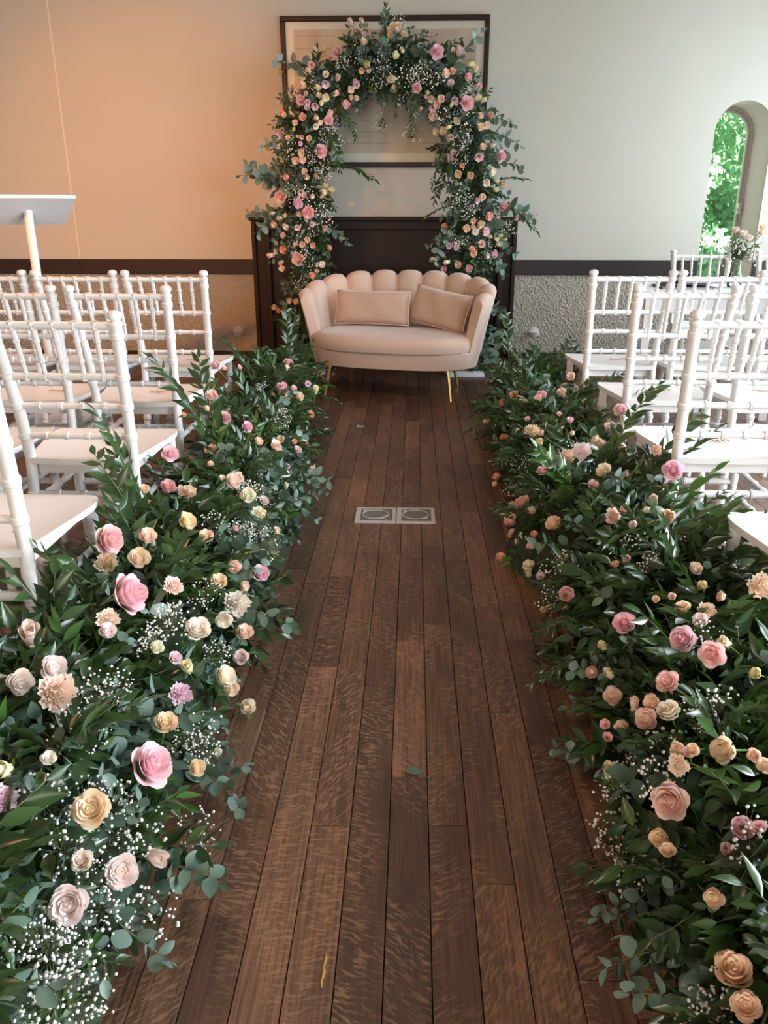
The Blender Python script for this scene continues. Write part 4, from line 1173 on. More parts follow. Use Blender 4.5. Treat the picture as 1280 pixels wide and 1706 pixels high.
ARCH_FLOWERS = '''
B h 0.042 -0.436,6.174,2.362 -0.364,-0.665,0.652
B y 0.039 -0.361,6.155,2.363 -0.174,-0.895,0.410
B y 0.031 -0.362,6.105,2.298 0.012,-0.981,0.191
L m 0.045 -0.342,6.093,2.279 -0.378,-0.799,0.467
S h 0.050 -0.347,6.077,2.237 0.353,-0.896,0.270
R p 0.073 -0.527,6.080,2.182 -0.467,-0.802,0.371
S h 0.047 -0.158,6.117,2.333 -0.114,-0.919,0.378
S h 0.045 -0.122,6.125,2.341 0.077,-0.900,0.430
S h 0.039 -0.124,6.103,2.308 0.105,-0.762,0.639
S h 0.036 -0.180,6.103,2.311 0.041,-0.920,0.389
S o 0.042 -0.171,6.087,2.277 -0.298,-0.954,-0.017
S h 0.045 -0.076,6.093,2.282 0.058,-0.940,0.336
S y 0.056 -0.136,6.060,2.155 0.613,-0.777,0.144
B y 0.036 -0.089,6.064,2.182 -0.258,-0.943,0.212
B y 0.053 -0.324,6.061,2.101 -0.007,-0.992,-0.125
S h 0.045 -0.359,6.064,2.064 -0.202,-0.885,-0.419
B y 0.034 -0.319,6.066,2.062 0.400,-0.914,-0.071
C y 0.062 -0.162,6.080,2.018 -0.028,-0.807,-0.589
S y 0.034 -0.148,6.101,1.970 0.169,-0.958,-0.232
B h 0.029 -0.136,6.115,1.944 0.051,-0.766,-0.641
B h 0.042 -0.523,6.061,2.020 0.232,-0.930,0.284
L m 0.057 -0.398,6.078,1.984 0.049,-0.958,-0.282
L m 0.040 -0.405,6.072,2.003 0.177,-0.945,-0.275
S h 0.048 -0.435,6.082,1.954 0.026,-0.932,-0.362
S h 0.040 -0.535,6.070,1.932 0.430,-0.902,-0.039
S h 0.037 -0.437,6.098,1.910 0.503,-0.810,-0.302
S h 0.037 -0.401,6.110,1.906 0.341,-0.931,-0.134
S p 0.058 -0.473,6.106,1.867 0.207,-0.978,0.001
R p 0.068 0.009,6.084,1.962 -0.134,-0.959,-0.250
S h 0.040 0.037,6.135,1.842 -0.831,-0.524,-0.189
B y 0.017 -0.027,6.175,1.839 -0.291,-0.732,-0.617
B c 0.033 -0.670,6.128,2.201 -0.439,-0.799,0.410
B c 0.027 -0.610,6.104,2.197 0.002,-0.909,0.417
B y 0.033 -0.708,6.119,2.157 -0.030,-0.899,0.436
L p 0.060 -0.701,6.093,2.103 -0.024,-0.988,-0.150
B h 0.033 -0.718,6.087,2.069 -0.443,-0.840,0.312
L w 0.054 -0.602,6.062,2.043 0.232,-0.972,0.023
L m 0.065 -0.606,6.060,1.987 0.125,-0.847,-0.516
S h 0.049 -0.824,6.098,1.986 -0.289,-0.669,0.685
L p 0.049 -0.795,6.081,1.957 -0.417,-0.895,0.159
S h 0.049 -0.761,6.077,1.980 0.372,-0.912,0.173
S y 0.044 -0.656,6.060,1.963 0.290,-0.886,0.363
S h 0.038 -0.651,6.060,1.919 -0.119,-0.990,0.071
B h 0.038 -0.742,6.065,1.925 0.226,-0.966,0.127
R p 0.071 -0.779,6.067,1.891 -0.466,-0.882,-0.075
S c 0.055 -0.606,6.064,1.905 -0.004,-0.957,-0.292
L m 0.049 -0.730,6.061,1.876 0.134,-0.985,-0.111
L m 0.049 -0.731,6.060,1.844 0.013,-0.986,0.164
L m 0.060 -0.681,6.061,1.851 -0.032,-0.921,-0.389
S y 0.038 -0.637,6.064,1.873 0.598,-0.763,-0.244
S o 0.055 -0.766,6.060,1.787 -0.111,-0.994,-0.009
S o 0.044 -0.914,6.098,1.826 -0.611,-0.743,0.273
S h 0.039 -0.897,6.087,1.800 -0.324,-0.915,0.240
S h 0.044 -0.820,6.063,1.752 -0.064,-0.998,0.018
S h 0.044 -0.673,6.067,1.782 -0.710,-0.603,0.364
S y 0.042 -0.649,6.076,1.755 0.314,-0.781,-0.540
S h 0.044 -0.580,6.086,1.814 0.205,-0.972,-0.115
R p 0.067 -0.592,6.092,1.769 -0.111,-0.994,-0.003
L w 0.050 -0.680,6.071,1.728 0.418,-0.838,-0.350
B y 0.028 -0.830,6.063,1.715 0.095,-0.944,-0.315
L m 0.056 -0.930,6.086,1.681 -0.421,-0.884,-0.206
S h 0.039 -0.872,6.068,1.662 -0.469,-0.866,0.175
B y 0.025 -0.809,6.060,1.667 0.404,-0.911,-0.080
L m 0.039 -0.776,6.060,1.662 -0.162,-0.922,-0.353
S h 0.045 -0.727,6.066,1.654 -0.257,-0.931,0.260
L m 0.039 -0.789,6.060,1.621 0.336,-0.942,-0.017
S h 0.050 -0.785,6.061,1.565 -0.103,-0.982,-0.161
S h 0.056 -0.826,6.060,1.514 -0.210,-0.936,-0.281
S h 0.051 -0.778,6.061,1.519 0.093,-0.979,-0.183
R p 0.090 -0.648,6.097,1.577 0.645,-0.764,0.020
B h 0.034 -0.936,6.266,2.090 -0.347,-0.938,0.015
B c 0.027 -0.801,6.153,2.127 -0.222,-0.824,0.522
L m 0.033 -0.932,6.123,1.883 -0.473,-0.790,0.391
S o 0.051 -0.897,6.070,1.409 -0.661,-0.724,-0.200
S h 0.045 -0.767,6.062,1.445 -0.050,-0.993,0.106
S h 0.042 -0.752,6.065,1.409 0.396,-0.782,-0.480
B h 0.034 -0.691,6.080,1.420 0.131,-0.990,-0.057
R p 0.086 -0.946,6.086,1.280 -0.210,-0.978,-0.007
L m 0.057 -0.797,6.060,1.306 0.114,-0.938,-0.326
L m 0.046 -0.775,6.062,1.288 -0.079,-0.955,0.286
P m 0.074 -0.820,6.060,1.235 0.220,-0.976,-0.012
S c 0.037 -0.717,6.072,1.283 0.299,-0.947,-0.116
B y 0.040 -0.633,6.107,1.360 0.316,-0.935,-0.159
B y 0.046 -0.598,6.130,1.331 0.759,-0.650,-0.038
S y 0.043 -0.636,6.104,1.310 0.421,-0.907,0.017
B y 0.031 -0.653,6.095,1.283 0.304,-0.953,-0.009
R p 0.089 -0.748,6.065,1.176 0.001,-0.968,-0.249
L m 0.057 -0.811,6.060,1.170 -0.248,-0.755,-0.607
B h 0.035 -1.012,6.122,1.172 -0.490,-0.857,-0.161
B h 0.035 -0.956,6.090,1.140 -0.483,-0.873,-0.058
S h 0.035 -0.915,6.075,1.157 -0.284,-0.955,-0.081
S h 0.050 -1.006,6.118,1.096 -0.296,-0.912,-0.285
S c 0.049 -0.915,6.075,1.081 -0.419,-0.866,-0.274
L m 0.052 -0.829,6.060,1.076 0.219,-0.967,-0.131
L m 0.046 -0.725,6.070,1.097 0.458,-0.885,0.087
L m 0.052 -0.637,6.104,1.072 0.437,-0.856,-0.275
L m 0.055 -0.936,6.082,1.023 -0.586,-0.773,0.242
S h 0.046 -0.760,6.063,0.993 -0.190,-0.961,-0.204
S h 0.047 -0.799,6.060,0.960 -0.053,-0.991,-0.126
S h 0.047 -0.724,6.070,0.955 -0.141,-0.950,-0.278
L m 0.047 -0.849,6.062,0.958 0.006,-0.646,0.763
S o 0.056 -0.944,6.085,0.923 -0.317,-0.942,-0.110
S o 0.041 -0.610,6.121,0.936 0.565,-0.818,0.110
P p 0.099 -0.835,6.061,0.860 -0.303,-0.950,0.076
B h 0.047 -1.039,6.145,0.883 -0.683,-0.726,-0.080
L m 0.047 -1.000,6.114,0.910 -0.491,-0.861,-0.132
B h 0.038 -0.961,6.093,0.836 -0.321,-0.920,-0.227
S h 0.047 -0.960,6.092,0.793 -0.083,-0.996,0.042
S c 0.050 -0.663,6.091,0.822 0.047,-0.991,0.124
B c 0.035 -0.697,6.078,0.823 0.030,-0.977,-0.212
B y 0.035 -0.704,6.076,0.778 0.368,-0.930,-0.013
S o 0.056 -0.739,6.067,0.745 0.399,-0.882,0.248
S h 0.045 -0.907,6.073,0.566 -0.360,-0.930,0.079
S h 0.048 -0.858,6.063,0.561 -0.340,-0.931,0.129
S h 0.045 -1.037,6.143,0.511 -0.255,-0.966,0.037
S o 0.039 -1.001,6.115,0.491 -0.146,-0.975,-0.170
S h 0.045 -0.838,6.061,0.170 -0.197,-0.934,-0.299
S h 0.033 -0.852,6.062,0.133 -0.174,-0.980,-0.095
S p 0.036 -0.828,6.060,0.119 0.200,-0.911,-0.360
B y 0.027 -0.853,6.062,0.094 0.098,-0.986,-0.136
R p 0.091 0.141,6.080,2.174 0.120,-0.993,0.000
B y 0.026 0.243,6.113,2.193 0.417,-0.808,0.416
P m 0.072 0.293,6.128,2.184 0.335,-0.728,0.599
B y 0.046 0.364,6.119,2.107 0.590,-0.797,-0.127
B y 0.040 0.402,6.122,2.075 0.212,-0.886,0.412
S h 0.059 0.202,6.063,2.047 0.404,-0.915,-0.020
S o 0.046 0.245,6.069,2.059 0.151,-0.975,0.163
S p 0.053 0.352,6.084,2.026 0.384,-0.923,-0.003
L m 0.059 0.237,6.061,1.985 -0.202,-0.913,0.354
B y 0.033 0.080,6.079,1.935 0.052,-0.981,-0.185
S h 0.053 0.111,6.084,1.894 -0.234,-0.786,-0.572
S h 0.056 0.174,6.070,1.895 -0.193,-0.979,-0.060
S h 0.053 0.148,6.084,1.861 -0.367,-0.907,-0.206
L p 0.060 0.119,6.099,1.842 -0.014,-0.884,-0.467
S h 0.067 0.124,6.115,1.795 -0.180,-0.955,-0.237
L m 0.040 0.077,6.087,1.912 -0.273,-0.748,-0.606
L m 0.060 0.263,6.061,1.885 0.093,-0.955,-0.281
B y 0.030 0.244,6.065,1.856 0.318,-0.736,0.597
R p 0.093 0.350,6.062,1.867 0.168,-0.986,0.011
B y 0.046 0.415,6.076,1.898 0.538,-0.826,0.166
B y 0.040 0.457,6.087,1.887 0.363,-0.924,0.119
L p 0.046 0.430,6.098,1.974 0.192,-0.935,0.299
S h 0.043 0.446,6.070,1.793 0.369,-0.913,-0.175
B h 0.054 0.515,6.093,1.792 -0.074,-0.995,0.070
S c 0.054 0.287,6.067,1.760 -0.462,-0.789,-0.405
S h 0.054 0.449,6.066,1.723 0.184,-0.980,0.075
S h 0.054 0.486,6.075,1.733 0.331,-0.913,-0.241
S h 0.054 0.147,6.141,1.699 -0.496,-0.815,-0.299
S y 0.058 0.196,6.107,1.702 -0.433,-0.893,0.124
B y 0.034 0.235,6.085,1.725 -0.717,-0.667,-0.202
S h 0.058 0.241,6.092,1.661 0.127,-0.790,-0.600
S h 0.047 0.467,6.065,1.600 0.234,-0.959,0.162
B c 0.041 0.532,6.082,1.608 0.112,-0.992,-0.057
L p 0.075 0.443,6.061,1.535 0.059,-0.912,-0.406
R p 0.075 0.603,6.117,1.541 0.664,-0.744,-0.074
L m 0.068 0.255,6.094,1.522 -0.591,-0.805,0.058
L m 0.048 0.267,6.088,1.565 -0.404,-0.890,0.213
S o 0.041 0.330,6.069,1.483 -0.373,-0.842,-0.389
S h 0.058 0.305,6.075,1.427 -0.365,-0.903,-0.228
S h 0.051 0.390,6.061,1.417 -0.363,-0.914,-0.183
S c 0.055 0.544,6.085,1.442 0.606,-0.784,-0.135
S c 0.058 0.502,6.072,1.371 -0.153,-0.940,-0.304
B y 0.038 0.572,6.098,1.387 0.551,-0.824,-0.131
B h 0.048 0.625,6.132,1.362 0.232,-0.927,-0.295
B y 0.038 0.568,6.096,1.330 0.373,-0.911,-0.179
B h 0.034 0.297,6.078,1.365 -0.134,-0.989,-0.066
S h 0.052 0.478,6.066,1.278 -0.013,-1.000,-0.001
L m 0.048 0.444,6.062,1.252 0.510,-0.838,-0.193
R p 0.074 0.637,6.143,1.213 0.358,-0.908,-0.216
S o 0.063 0.533,6.081,1.152 0.428,-0.899,-0.092
S o 0.053 0.223,6.112,1.082 -0.435,-0.901,-0.010
S h 0.042 0.419,6.060,1.119 0.014,-0.969,-0.245
S h 0.035 0.420,6.060,1.083 0.025,-0.994,0.110
S h 0.056 0.375,6.062,1.070 -0.049,-0.999,0.010
S h 0.063 0.475,6.066,1.099 0.306,-0.777,-0.550
S c 0.056 0.439,6.061,1.050 -0.006,-0.983,-0.184
L p 0.077 0.509,6.074,1.050 0.531,-0.847,-0.027
B h 0.032 0.184,6.142,1.004 -0.482,-0.855,-0.192
L m 0.057 0.255,6.095,0.952 0.089,-0.992,0.092
L m 0.049 0.307,6.075,0.940 -0.083,-0.976,0.202
L p 0.063 0.488,6.068,0.964 0.154,-0.976,0.157
B y 0.035 0.540,6.084,1.016 0.218,-0.972,-0.089
B y 0.035 0.592,6.109,0.999 0.414,-0.876,-0.246
B y 0.035 0.621,6.130,1.018 0.309,-0.915,0.259
B y 0.043 0.649,6.155,1.004 0.582,-0.811,-0.054
S o 0.049 0.419,6.060,0.930 0.117,-0.939,0.324
S h 0.053 0.431,6.061,0.900 -0.443,-0.892,-0.089
B h 0.043 0.156,6.172,0.856 -0.883,-0.456,-0.115
S p 0.064 0.582,6.104,0.895 0.761,-0.601,-0.245
S c 0.042 0.535,6.082,0.882 0.505,-0.857,-0.101
S h 0.060 0.325,6.070,0.825 -0.597,-0.798,-0.083
B c 0.043 0.247,6.098,0.840 -0.791,-0.598,-0.133
S p 0.050 0.224,6.112,0.791 -0.502,-0.841,-0.200
S p 0.057 0.403,6.060,0.799 -0.207,-0.978,0.009
L m 0.049 0.146,6.186,1.315 -0.632,-0.721,-0.283
B c 0.043 0.613,6.123,0.962 0.521,-0.853,-0.011
B y 0.028 0.651,6.157,1.104 0.400,-0.917,-0.012
B p 0.024 0.595,6.111,1.145 0.522,-0.839,-0.155
B p 0.029 0.740,6.266,1.129 0.615,-0.761,0.205
'''
LEFT_FLOWERS = '''
R p 0.086 -0.800,1.946,0.391 0.801,-0.478,0.360
S h 0.053 -0.716,2.007,0.377 0.422,-0.516,0.745
C h 0.062 -0.787,1.881,0.352 0.154,-0.848,0.508
S h 0.061 -0.691,1.856,0.379 0.412,-0.648,0.641
R p 0.105 -0.648,1.652,0.379 0.930,-0.086,0.357
C h 0.052 -0.573,1.744,0.357 0.533,-0.526,0.663
S h 0.056 -0.636,2.120,0.377 0.626,-0.558,0.545
S h 0.048 -0.571,2.062,0.355 0.291,-0.469,0.834
B h 0.045 -0.494,2.029,0.276 0.518,-0.712,0.474
S h 0.051 -0.504,1.907,0.291 0.289,-0.398,0.871
S h 0.033 -0.463,2.024,0.222 0.742,-0.624,0.246
R p 0.059 -0.448,2.187,0.186 0.505,-0.442,0.742
C c 0.076 -0.463,1.923,0.220 0.164,-0.699,0.697
S w 0.066 -0.499,1.667,0.283 0.291,-0.483,0.825
S w 0.049 -0.471,1.803,0.235 0.225,-0.971,0.081
S h 0.052 -0.437,1.876,0.158 0.384,-0.337,0.860
S w 0.044 -0.430,1.789,0.134 -0.101,-0.685,0.721
S w 0.062 -0.439,1.650,0.164 0.722,-0.214,0.658
S h 0.042 -0.428,1.658,0.126 0.445,-0.727,0.523
B c 0.049 -0.406,1.707,0.037 0.335,-0.679,0.654
C m 0.055 -0.481,1.440,0.254 0.291,-0.385,0.876
L m 0.038 -0.510,1.509,0.298 0.632,-0.443,0.636
B y 0.033 -0.487,1.521,0.267 0.069,-0.568,0.820
S h 0.052 -0.481,1.332,0.258 0.287,-0.343,0.894
S w 0.053 -0.738,1.292,0.373 0.591,-0.688,0.420
S w 0.055 -0.690,1.333,0.379 0.611,-0.531,0.587
C h 0.076 -0.649,1.249,0.379 0.410,-0.633,0.657
B c 0.029 -0.793,1.318,0.348 0.271,-0.251,0.929
B w 0.055 -0.800,1.473,0.367 0.214,-0.493,0.843
C h 0.052 -0.658,1.537,0.378 0.423,-0.539,0.729
S w 0.041 -0.638,1.482,0.378 0.481,-0.353,0.803
S c 0.032 -0.540,1.495,0.333 0.407,-0.639,0.652
C h 0.061 -0.704,2.375,0.378 0.152,-0.315,0.937
S p 0.057 -0.800,2.485,0.354 0.443,-0.509,0.738
S h 0.032 -0.800,2.259,0.425 0.422,-0.739,0.525
S h 0.057 -0.590,2.514,0.365 0.642,-0.499,0.582
S c 0.057 -0.535,2.479,0.329 0.307,-0.820,0.483
L m 0.044 -0.498,2.556,0.282 0.548,-0.506,0.667
S y 0.043 -0.491,2.455,0.274 -0.091,-0.267,0.959
R p 0.089 -0.476,1.219,0.245 0.746,-0.238,0.622
S w 0.029 -0.592,1.077,0.367 0.239,-0.377,0.895
B y 0.038 -0.645,1.032,0.378 0.036,-0.758,0.651
C m 0.049 -0.616,0.972,0.374 0.671,-0.209,0.712
S h 0.067 -0.513,1.035,0.302 0.167,-0.641,0.749
S c 0.036 -0.497,0.947,0.280 0.097,-0.498,0.862
S w 0.059 -0.460,0.994,0.213 0.428,-0.606,0.671
S w 0.060 -0.490,0.873,0.270 0.231,-0.737,0.635
B w 0.038 -0.438,1.085,0.158 0.744,-0.602,0.291
S h 0.040 -0.431,1.343,0.141 0.516,-0.614,0.597
B c 0.024 -0.418,1.449,0.097 0.372,-0.549,0.748
R p 0.046 -0.800,3.243,0.614 -0.291,-0.604,0.742
S h 0.029 -0.800,3.397,0.574 0.655,-0.372,0.658
L p 0.031 -0.800,3.699,0.520 0.787,-0.253,0.563
R p 0.065 -0.708,4.590,0.379 0.674,-0.291,0.678
B p 0.024 -0.766,4.837,0.364 0.325,-0.324,0.888
S h 0.029 -0.772,4.597,0.361 -0.020,-0.711,0.703
S w 0.044 -0.691,4.432,0.379 0.436,-0.438,0.786
B y 0.025 -0.807,4.342,0.337 0.647,-0.205,0.735
R p 0.078 -0.637,3.912,0.378 0.330,-0.442,0.834
S h 0.042 -0.592,3.966,0.366 0.729,-0.201,0.654
S h 0.050 -0.552,3.892,0.343 0.769,-0.449,0.455
S h 0.038 -0.590,3.763,0.366 0.421,-0.029,0.907
L m 0.042 -0.548,4.198,0.341 0.255,-0.882,0.396
B y 0.039 -0.511,4.207,0.303 0.195,-0.376,0.906
S o 0.044 -0.491,3.809,0.273 0.692,-0.513,0.507
S h 0.050 -0.800,3.152,0.512 0.180,-0.707,0.684
S h 0.026 -0.800,3.057,0.481 0.817,-0.442,0.371
R p 0.058 -0.800,3.353,0.369 0.743,-0.539,0.397
R p 0.050 -0.666,3.155,0.380 0.728,-0.592,0.347
S h 0.039 -0.592,2.997,0.366 0.578,-0.466,0.670
C h 0.058 -0.535,3.068,0.328 0.726,-0.401,0.558
S h 0.037 -0.534,3.166,0.328 -0.048,-0.863,0.502
S h 0.037 -0.474,3.428,0.243 0.571,-0.226,0.790
L m 0.048 -0.480,3.254,0.255 0.636,-0.380,0.671
S o 0.029 -0.496,3.293,0.281 0.076,-0.426,0.901
B w 0.034 -0.435,3.334,0.153 0.478,-0.741,0.472
C c 0.052 -0.485,2.925,0.262 0.598,-0.284,0.750
L m 0.027 -0.485,3.002,0.263 0.486,-0.598,0.637
S h 0.034 -0.744,2.879,0.372 0.243,-0.559,0.793
C h 0.046 -0.584,2.562,0.363 0.546,-0.725,0.419
S c 0.026 -0.626,2.517,0.376 0.309,-0.244,0.919
S h 0.030 -0.534,2.514,0.328 0.360,-0.342,0.868
C c 0.041 -0.499,2.448,0.284 0.410,-0.701,0.584
B y 0.021 -0.468,2.850,0.233 0.217,-0.268,0.939
S h 0.024 -0.698,2.660,0.379 0.382,-0.749,0.541
S o 0.020 -0.800,2.740,0.533 0.438,-0.610,0.661
R p 0.060 -0.800,2.542,0.451 0.509,-0.647,0.567
B y 0.016 -0.767,2.866,0.363 0.120,-0.405,0.906
C h 0.030 -0.734,2.404,0.374 0.564,-0.561,0.606
C h 0.026 -0.682,2.351,0.379 0.333,-0.774,0.538
S h 0.022 -0.659,2.167,0.379 0.518,-0.478,0.709
B o 0.011 -0.800,2.287,0.371 0.207,-0.408,0.889
S c 0.029 -0.451,2.509,0.193 0.636,-0.594,0.493
S p 0.019 -0.523,2.222,0.315 0.627,-0.549,0.553
'''
RIGHT_FLOWERS = '''
S o 0.058 0.478,4.170,0.251 -0.651,-0.484,0.585
S o 0.053 0.523,4.077,0.317 -0.475,-0.581,0.661
S h 0.048 0.528,3.941,0.323 -0.615,-0.339,0.712
S h 0.035 0.543,3.847,0.336 -0.225,-0.683,0.695
R p 0.055 0.621,3.819,0.375 -0.353,-0.477,0.805
S h 0.046 0.597,3.767,0.369 -0.449,-0.420,0.788
B h 0.023 0.596,4.411,0.368 -0.454,-0.716,0.530
S h 0.049 0.800,4.059,0.417 -0.331,-0.835,0.439
S h 0.053 0.725,3.871,0.376 -0.309,-0.600,0.738
S p 0.044 0.780,4.110,0.356 -0.543,-0.229,0.808
C h 0.055 0.421,4.410,0.107 -0.511,-0.750,0.420
L p 0.033 0.525,3.567,0.319 -0.299,-0.689,0.660
C h 0.079 0.522,3.387,0.316 -0.157,-0.384,0.910
L p 0.036 0.542,3.267,0.335 -0.653,-0.423,0.628
S h 0.045 0.523,3.194,0.317 -0.565,-0.237,0.790
S o 0.052 0.445,3.732,0.181 -0.209,-0.795,0.569
S p 0.036 0.667,3.323,0.379 -0.200,-0.281,0.939
S h 0.024 0.640,3.433,0.378 -0.178,-0.682,0.709
S c 0.024 0.639,3.113,0.378 -0.570,-0.221,0.791
C h 0.072 0.571,2.862,0.355 -0.460,-0.544,0.701
C w 0.076 0.629,2.873,0.376 -0.326,-0.816,0.477
S h 0.042 0.710,3.017,0.378 -0.811,-0.050,0.583
B y 0.028 0.526,2.987,0.319 -0.197,-0.059,0.979
R p 0.051 0.499,2.917,0.285 -0.219,-0.334,0.917
S o 0.040 0.404,3.615,0.029 -0.486,-0.663,0.569
L p 0.044 0.595,2.509,0.368 0.158,-0.747,0.646
C h 0.052 0.437,2.944,0.157 -0.587,-0.166,0.792
S h 0.035 0.415,3.087,0.084 -0.626,-0.035,0.779
S h 0.036 0.444,2.777,0.175 -0.167,-0.636,0.754
S h 0.030 0.406,3.093,0.039 -0.467,-0.496,0.732
S w 0.039 0.481,3.586,0.257 -0.540,0.052,0.840
B p 0.024 0.428,3.916,0.129 -0.538,-0.693,0.480
S h 0.028 0.385,3.507,0.029 -0.553,-0.543,0.632
R p 0.057 0.800,3.049,0.490 -0.404,-0.550,0.731
C h 0.052 0.717,2.986,0.377 -0.184,-0.398,0.899
C h 0.041 0.800,2.555,0.476 -0.595,-0.621,0.510
R p 0.068 0.800,2.368,0.467 -0.440,-0.700,0.563
S w 0.057 0.657,2.632,0.379 -0.491,-0.601,0.630
L m 0.036 0.727,2.604,0.376 -0.659,-0.256,0.707
C h 0.042 0.748,2.358,0.371 -0.729,-0.521,0.444
C h 0.056 0.595,2.225,0.368 -0.767,-0.565,0.303
S p 0.025 0.634,2.262,0.378 -0.761,-0.290,0.581
S w 0.027 0.631,2.139,0.376 -0.604,-0.539,0.587
S h 0.047 0.761,2.236,0.366 -0.738,-0.599,0.311
L m 0.023 0.800,2.416,0.347 -0.337,-0.705,0.624
S w 0.022 0.700,2.252,0.379 -0.529,-0.517,0.673
S h 0.040 0.800,2.956,0.353 -0.817,-0.490,0.304
S h 0.030 0.800,3.218,0.383 -0.414,-0.706,0.574
S h 0.067 0.433,2.940,0.145 -0.464,-0.329,0.823
S h 0.061 0.405,3.040,0.034 -0.504,-0.399,0.766
S h 0.046 0.402,2.904,0.029 -0.312,-0.701,0.641
S h 0.059 0.412,2.737,0.072 -0.569,-0.334,0.751
L p 0.056 0.425,2.591,0.118 -0.708,0.006,0.706
S c 0.036 0.418,2.737,0.098 -0.565,-0.789,0.242
S o 0.030 0.434,2.616,0.148 -0.192,-0.388,0.901
S h 0.060 0.473,2.485,0.241 -0.584,-0.477,0.657
S o 0.039 0.330,2.685,0.029 -0.194,-0.331,0.924
S c 0.045 0.410,2.539,0.063 -0.441,-0.552,0.707
B y 0.033 0.407,2.510,0.048 -0.238,-0.586,0.774
L p 0.055 0.447,2.074,0.186 -0.088,-0.848,0.523
L m 0.035 0.422,2.361,0.107 -0.323,-0.645,0.692
S h 0.038 0.749,2.238,0.370 0.100,-0.596,0.796
S o 0.029 0.543,1.958,0.335 -0.378,0.171,0.910
S p 0.025 0.570,1.950,0.354 -0.635,-0.536,0.556
S h 0.038 0.711,1.844,0.378 0.126,-0.567,0.814
B y 0.028 0.694,1.743,0.379 -0.332,-0.761,0.557
S h 0.030 0.721,1.693,0.377 -0.946,0.105,0.307
S h 0.039 0.618,1.642,0.373 -0.354,-0.218,0.909
C h 0.043 0.665,1.622,0.379 0.036,-0.510,0.859
R p 0.056 0.509,1.701,0.300 -0.338,-0.534,0.775
R p 0.059 0.581,1.520,0.362 -0.676,-0.526,0.516
R p 0.057 0.614,1.441,0.373 -0.456,-0.781,0.427
S c 0.038 0.634,1.575,0.377 -0.369,-0.457,0.809
B y 0.026 0.468,1.711,0.230 -0.422,-0.612,0.669
B h 0.036 0.443,1.689,0.174 -0.320,-0.876,0.361
B y 0.025 0.461,1.606,0.218 -0.580,-0.235,0.780
S p 0.052 0.526,1.421,0.318 -0.539,-0.419,0.730
S h 0.045 0.454,1.540,0.204 -0.122,-0.739,0.662
B h 0.025 0.474,1.446,0.243 -0.090,0.048,0.995
S h 0.039 0.495,1.407,0.278 -0.694,-0.413,0.590
S h 0.048 0.481,1.385,0.254 -0.450,-0.694,0.562
S w 0.050 0.509,1.346,0.300 -0.457,-0.100,0.884
L p 0.029 0.435,1.506,0.153 -0.418,-0.661,0.623
S h 0.032 0.451,1.443,0.193 -0.475,-0.225,0.850
L p 0.028 0.433,1.471,0.145 0.048,-0.571,0.819
S h 0.036 0.499,1.246,0.284 -0.852,-0.449,0.268
S h 0.027 0.513,1.219,0.305 -0.069,-0.709,0.702
S h 0.049 0.548,1.176,0.339 -0.693,-0.593,0.411
C h 0.064 0.800,1.677,0.413 -0.255,-0.744,0.618
S y 0.025 0.670,1.362,0.378 -0.755,-0.459,0.468
B y 0.027 0.653,1.476,0.379 -0.688,-0.381,0.618
S h 0.020 0.610,1.697,0.373 -0.427,-0.706,0.564
S h 0.020 0.578,1.710,0.359 -0.404,-0.679,0.613
B h 0.026 0.411,2.202,0.066 -0.275,-0.773,0.572
B y 0.036 0.424,1.397,0.113 -0.141,-0.428,0.893
R p 0.069 0.468,1.171,0.230 -0.614,-0.652,0.445
C h 0.043 0.492,1.218,0.273 -0.519,-0.772,0.366
L p 0.027 0.509,1.220,0.298 -0.340,-0.367,0.866
L p 0.044 0.523,1.014,0.316 -0.345,-0.659,0.668
L p 0.030 0.540,0.997,0.332 -0.377,-0.081,0.923
L p 0.024 0.499,1.004,0.284 -0.204,-0.809,0.552
S h 0.036 0.445,1.136,0.179 -0.342,-0.619,0.707
S h 0.030 0.448,1.098,0.189 -0.318,-0.389,0.865
S h 0.033 0.470,0.952,0.235 -0.552,-0.626,0.551
S h 0.057 0.461,0.842,0.218 -0.123,-0.162,0.979
S h 0.044 0.460,0.791,0.214 -0.343,-0.364,0.866
S h 0.025 0.580,1.134,0.361 -0.265,-0.702,0.661
S h 0.028 0.586,1.105,0.363 -0.275,-0.589,0.760
'''
ARCH_GYP = '''
-0.425,6.068,2.177
-0.465,6.062,2.117
-0.251,6.060,2.140
-0.241,6.078,2.023
-0.077,6.062,2.090
-0.009,6.064,2.050
-0.109,6.172,2.389
-0.016,6.266,1.719
-0.571,6.126,1.688
-0.065,6.125,1.911
-0.273,6.266,1.779
-0.688,6.069,2.023
-0.602,6.108,1.685
-0.667,6.089,1.504
-0.904,6.073,1.597
-0.730,6.068,1.560
-0.857,6.063,1.335
-0.812,6.060,1.293
-0.631,6.107,1.192
-0.633,6.106,1.137
-0.790,6.061,1.116
-0.856,6.063,0.924
-0.770,6.062,0.863
-0.835,6.061,0.699
-0.641,6.102,1.436
0.246,6.069,1.814
0.127,6.060,2.056
0.347,6.068,1.945
0.306,6.073,1.608
0.397,6.060,1.674
0.301,6.076,1.540
0.363,6.063,1.867
0.002,6.062,2.063
0.331,6.068,1.249
0.388,6.061,1.197
0.428,6.060,1.236
0.498,6.071,0.907
0.355,6.064,0.947
0.704,6.254,1.103
0.269,6.088,1.039
0.370,6.062,1.300
'''
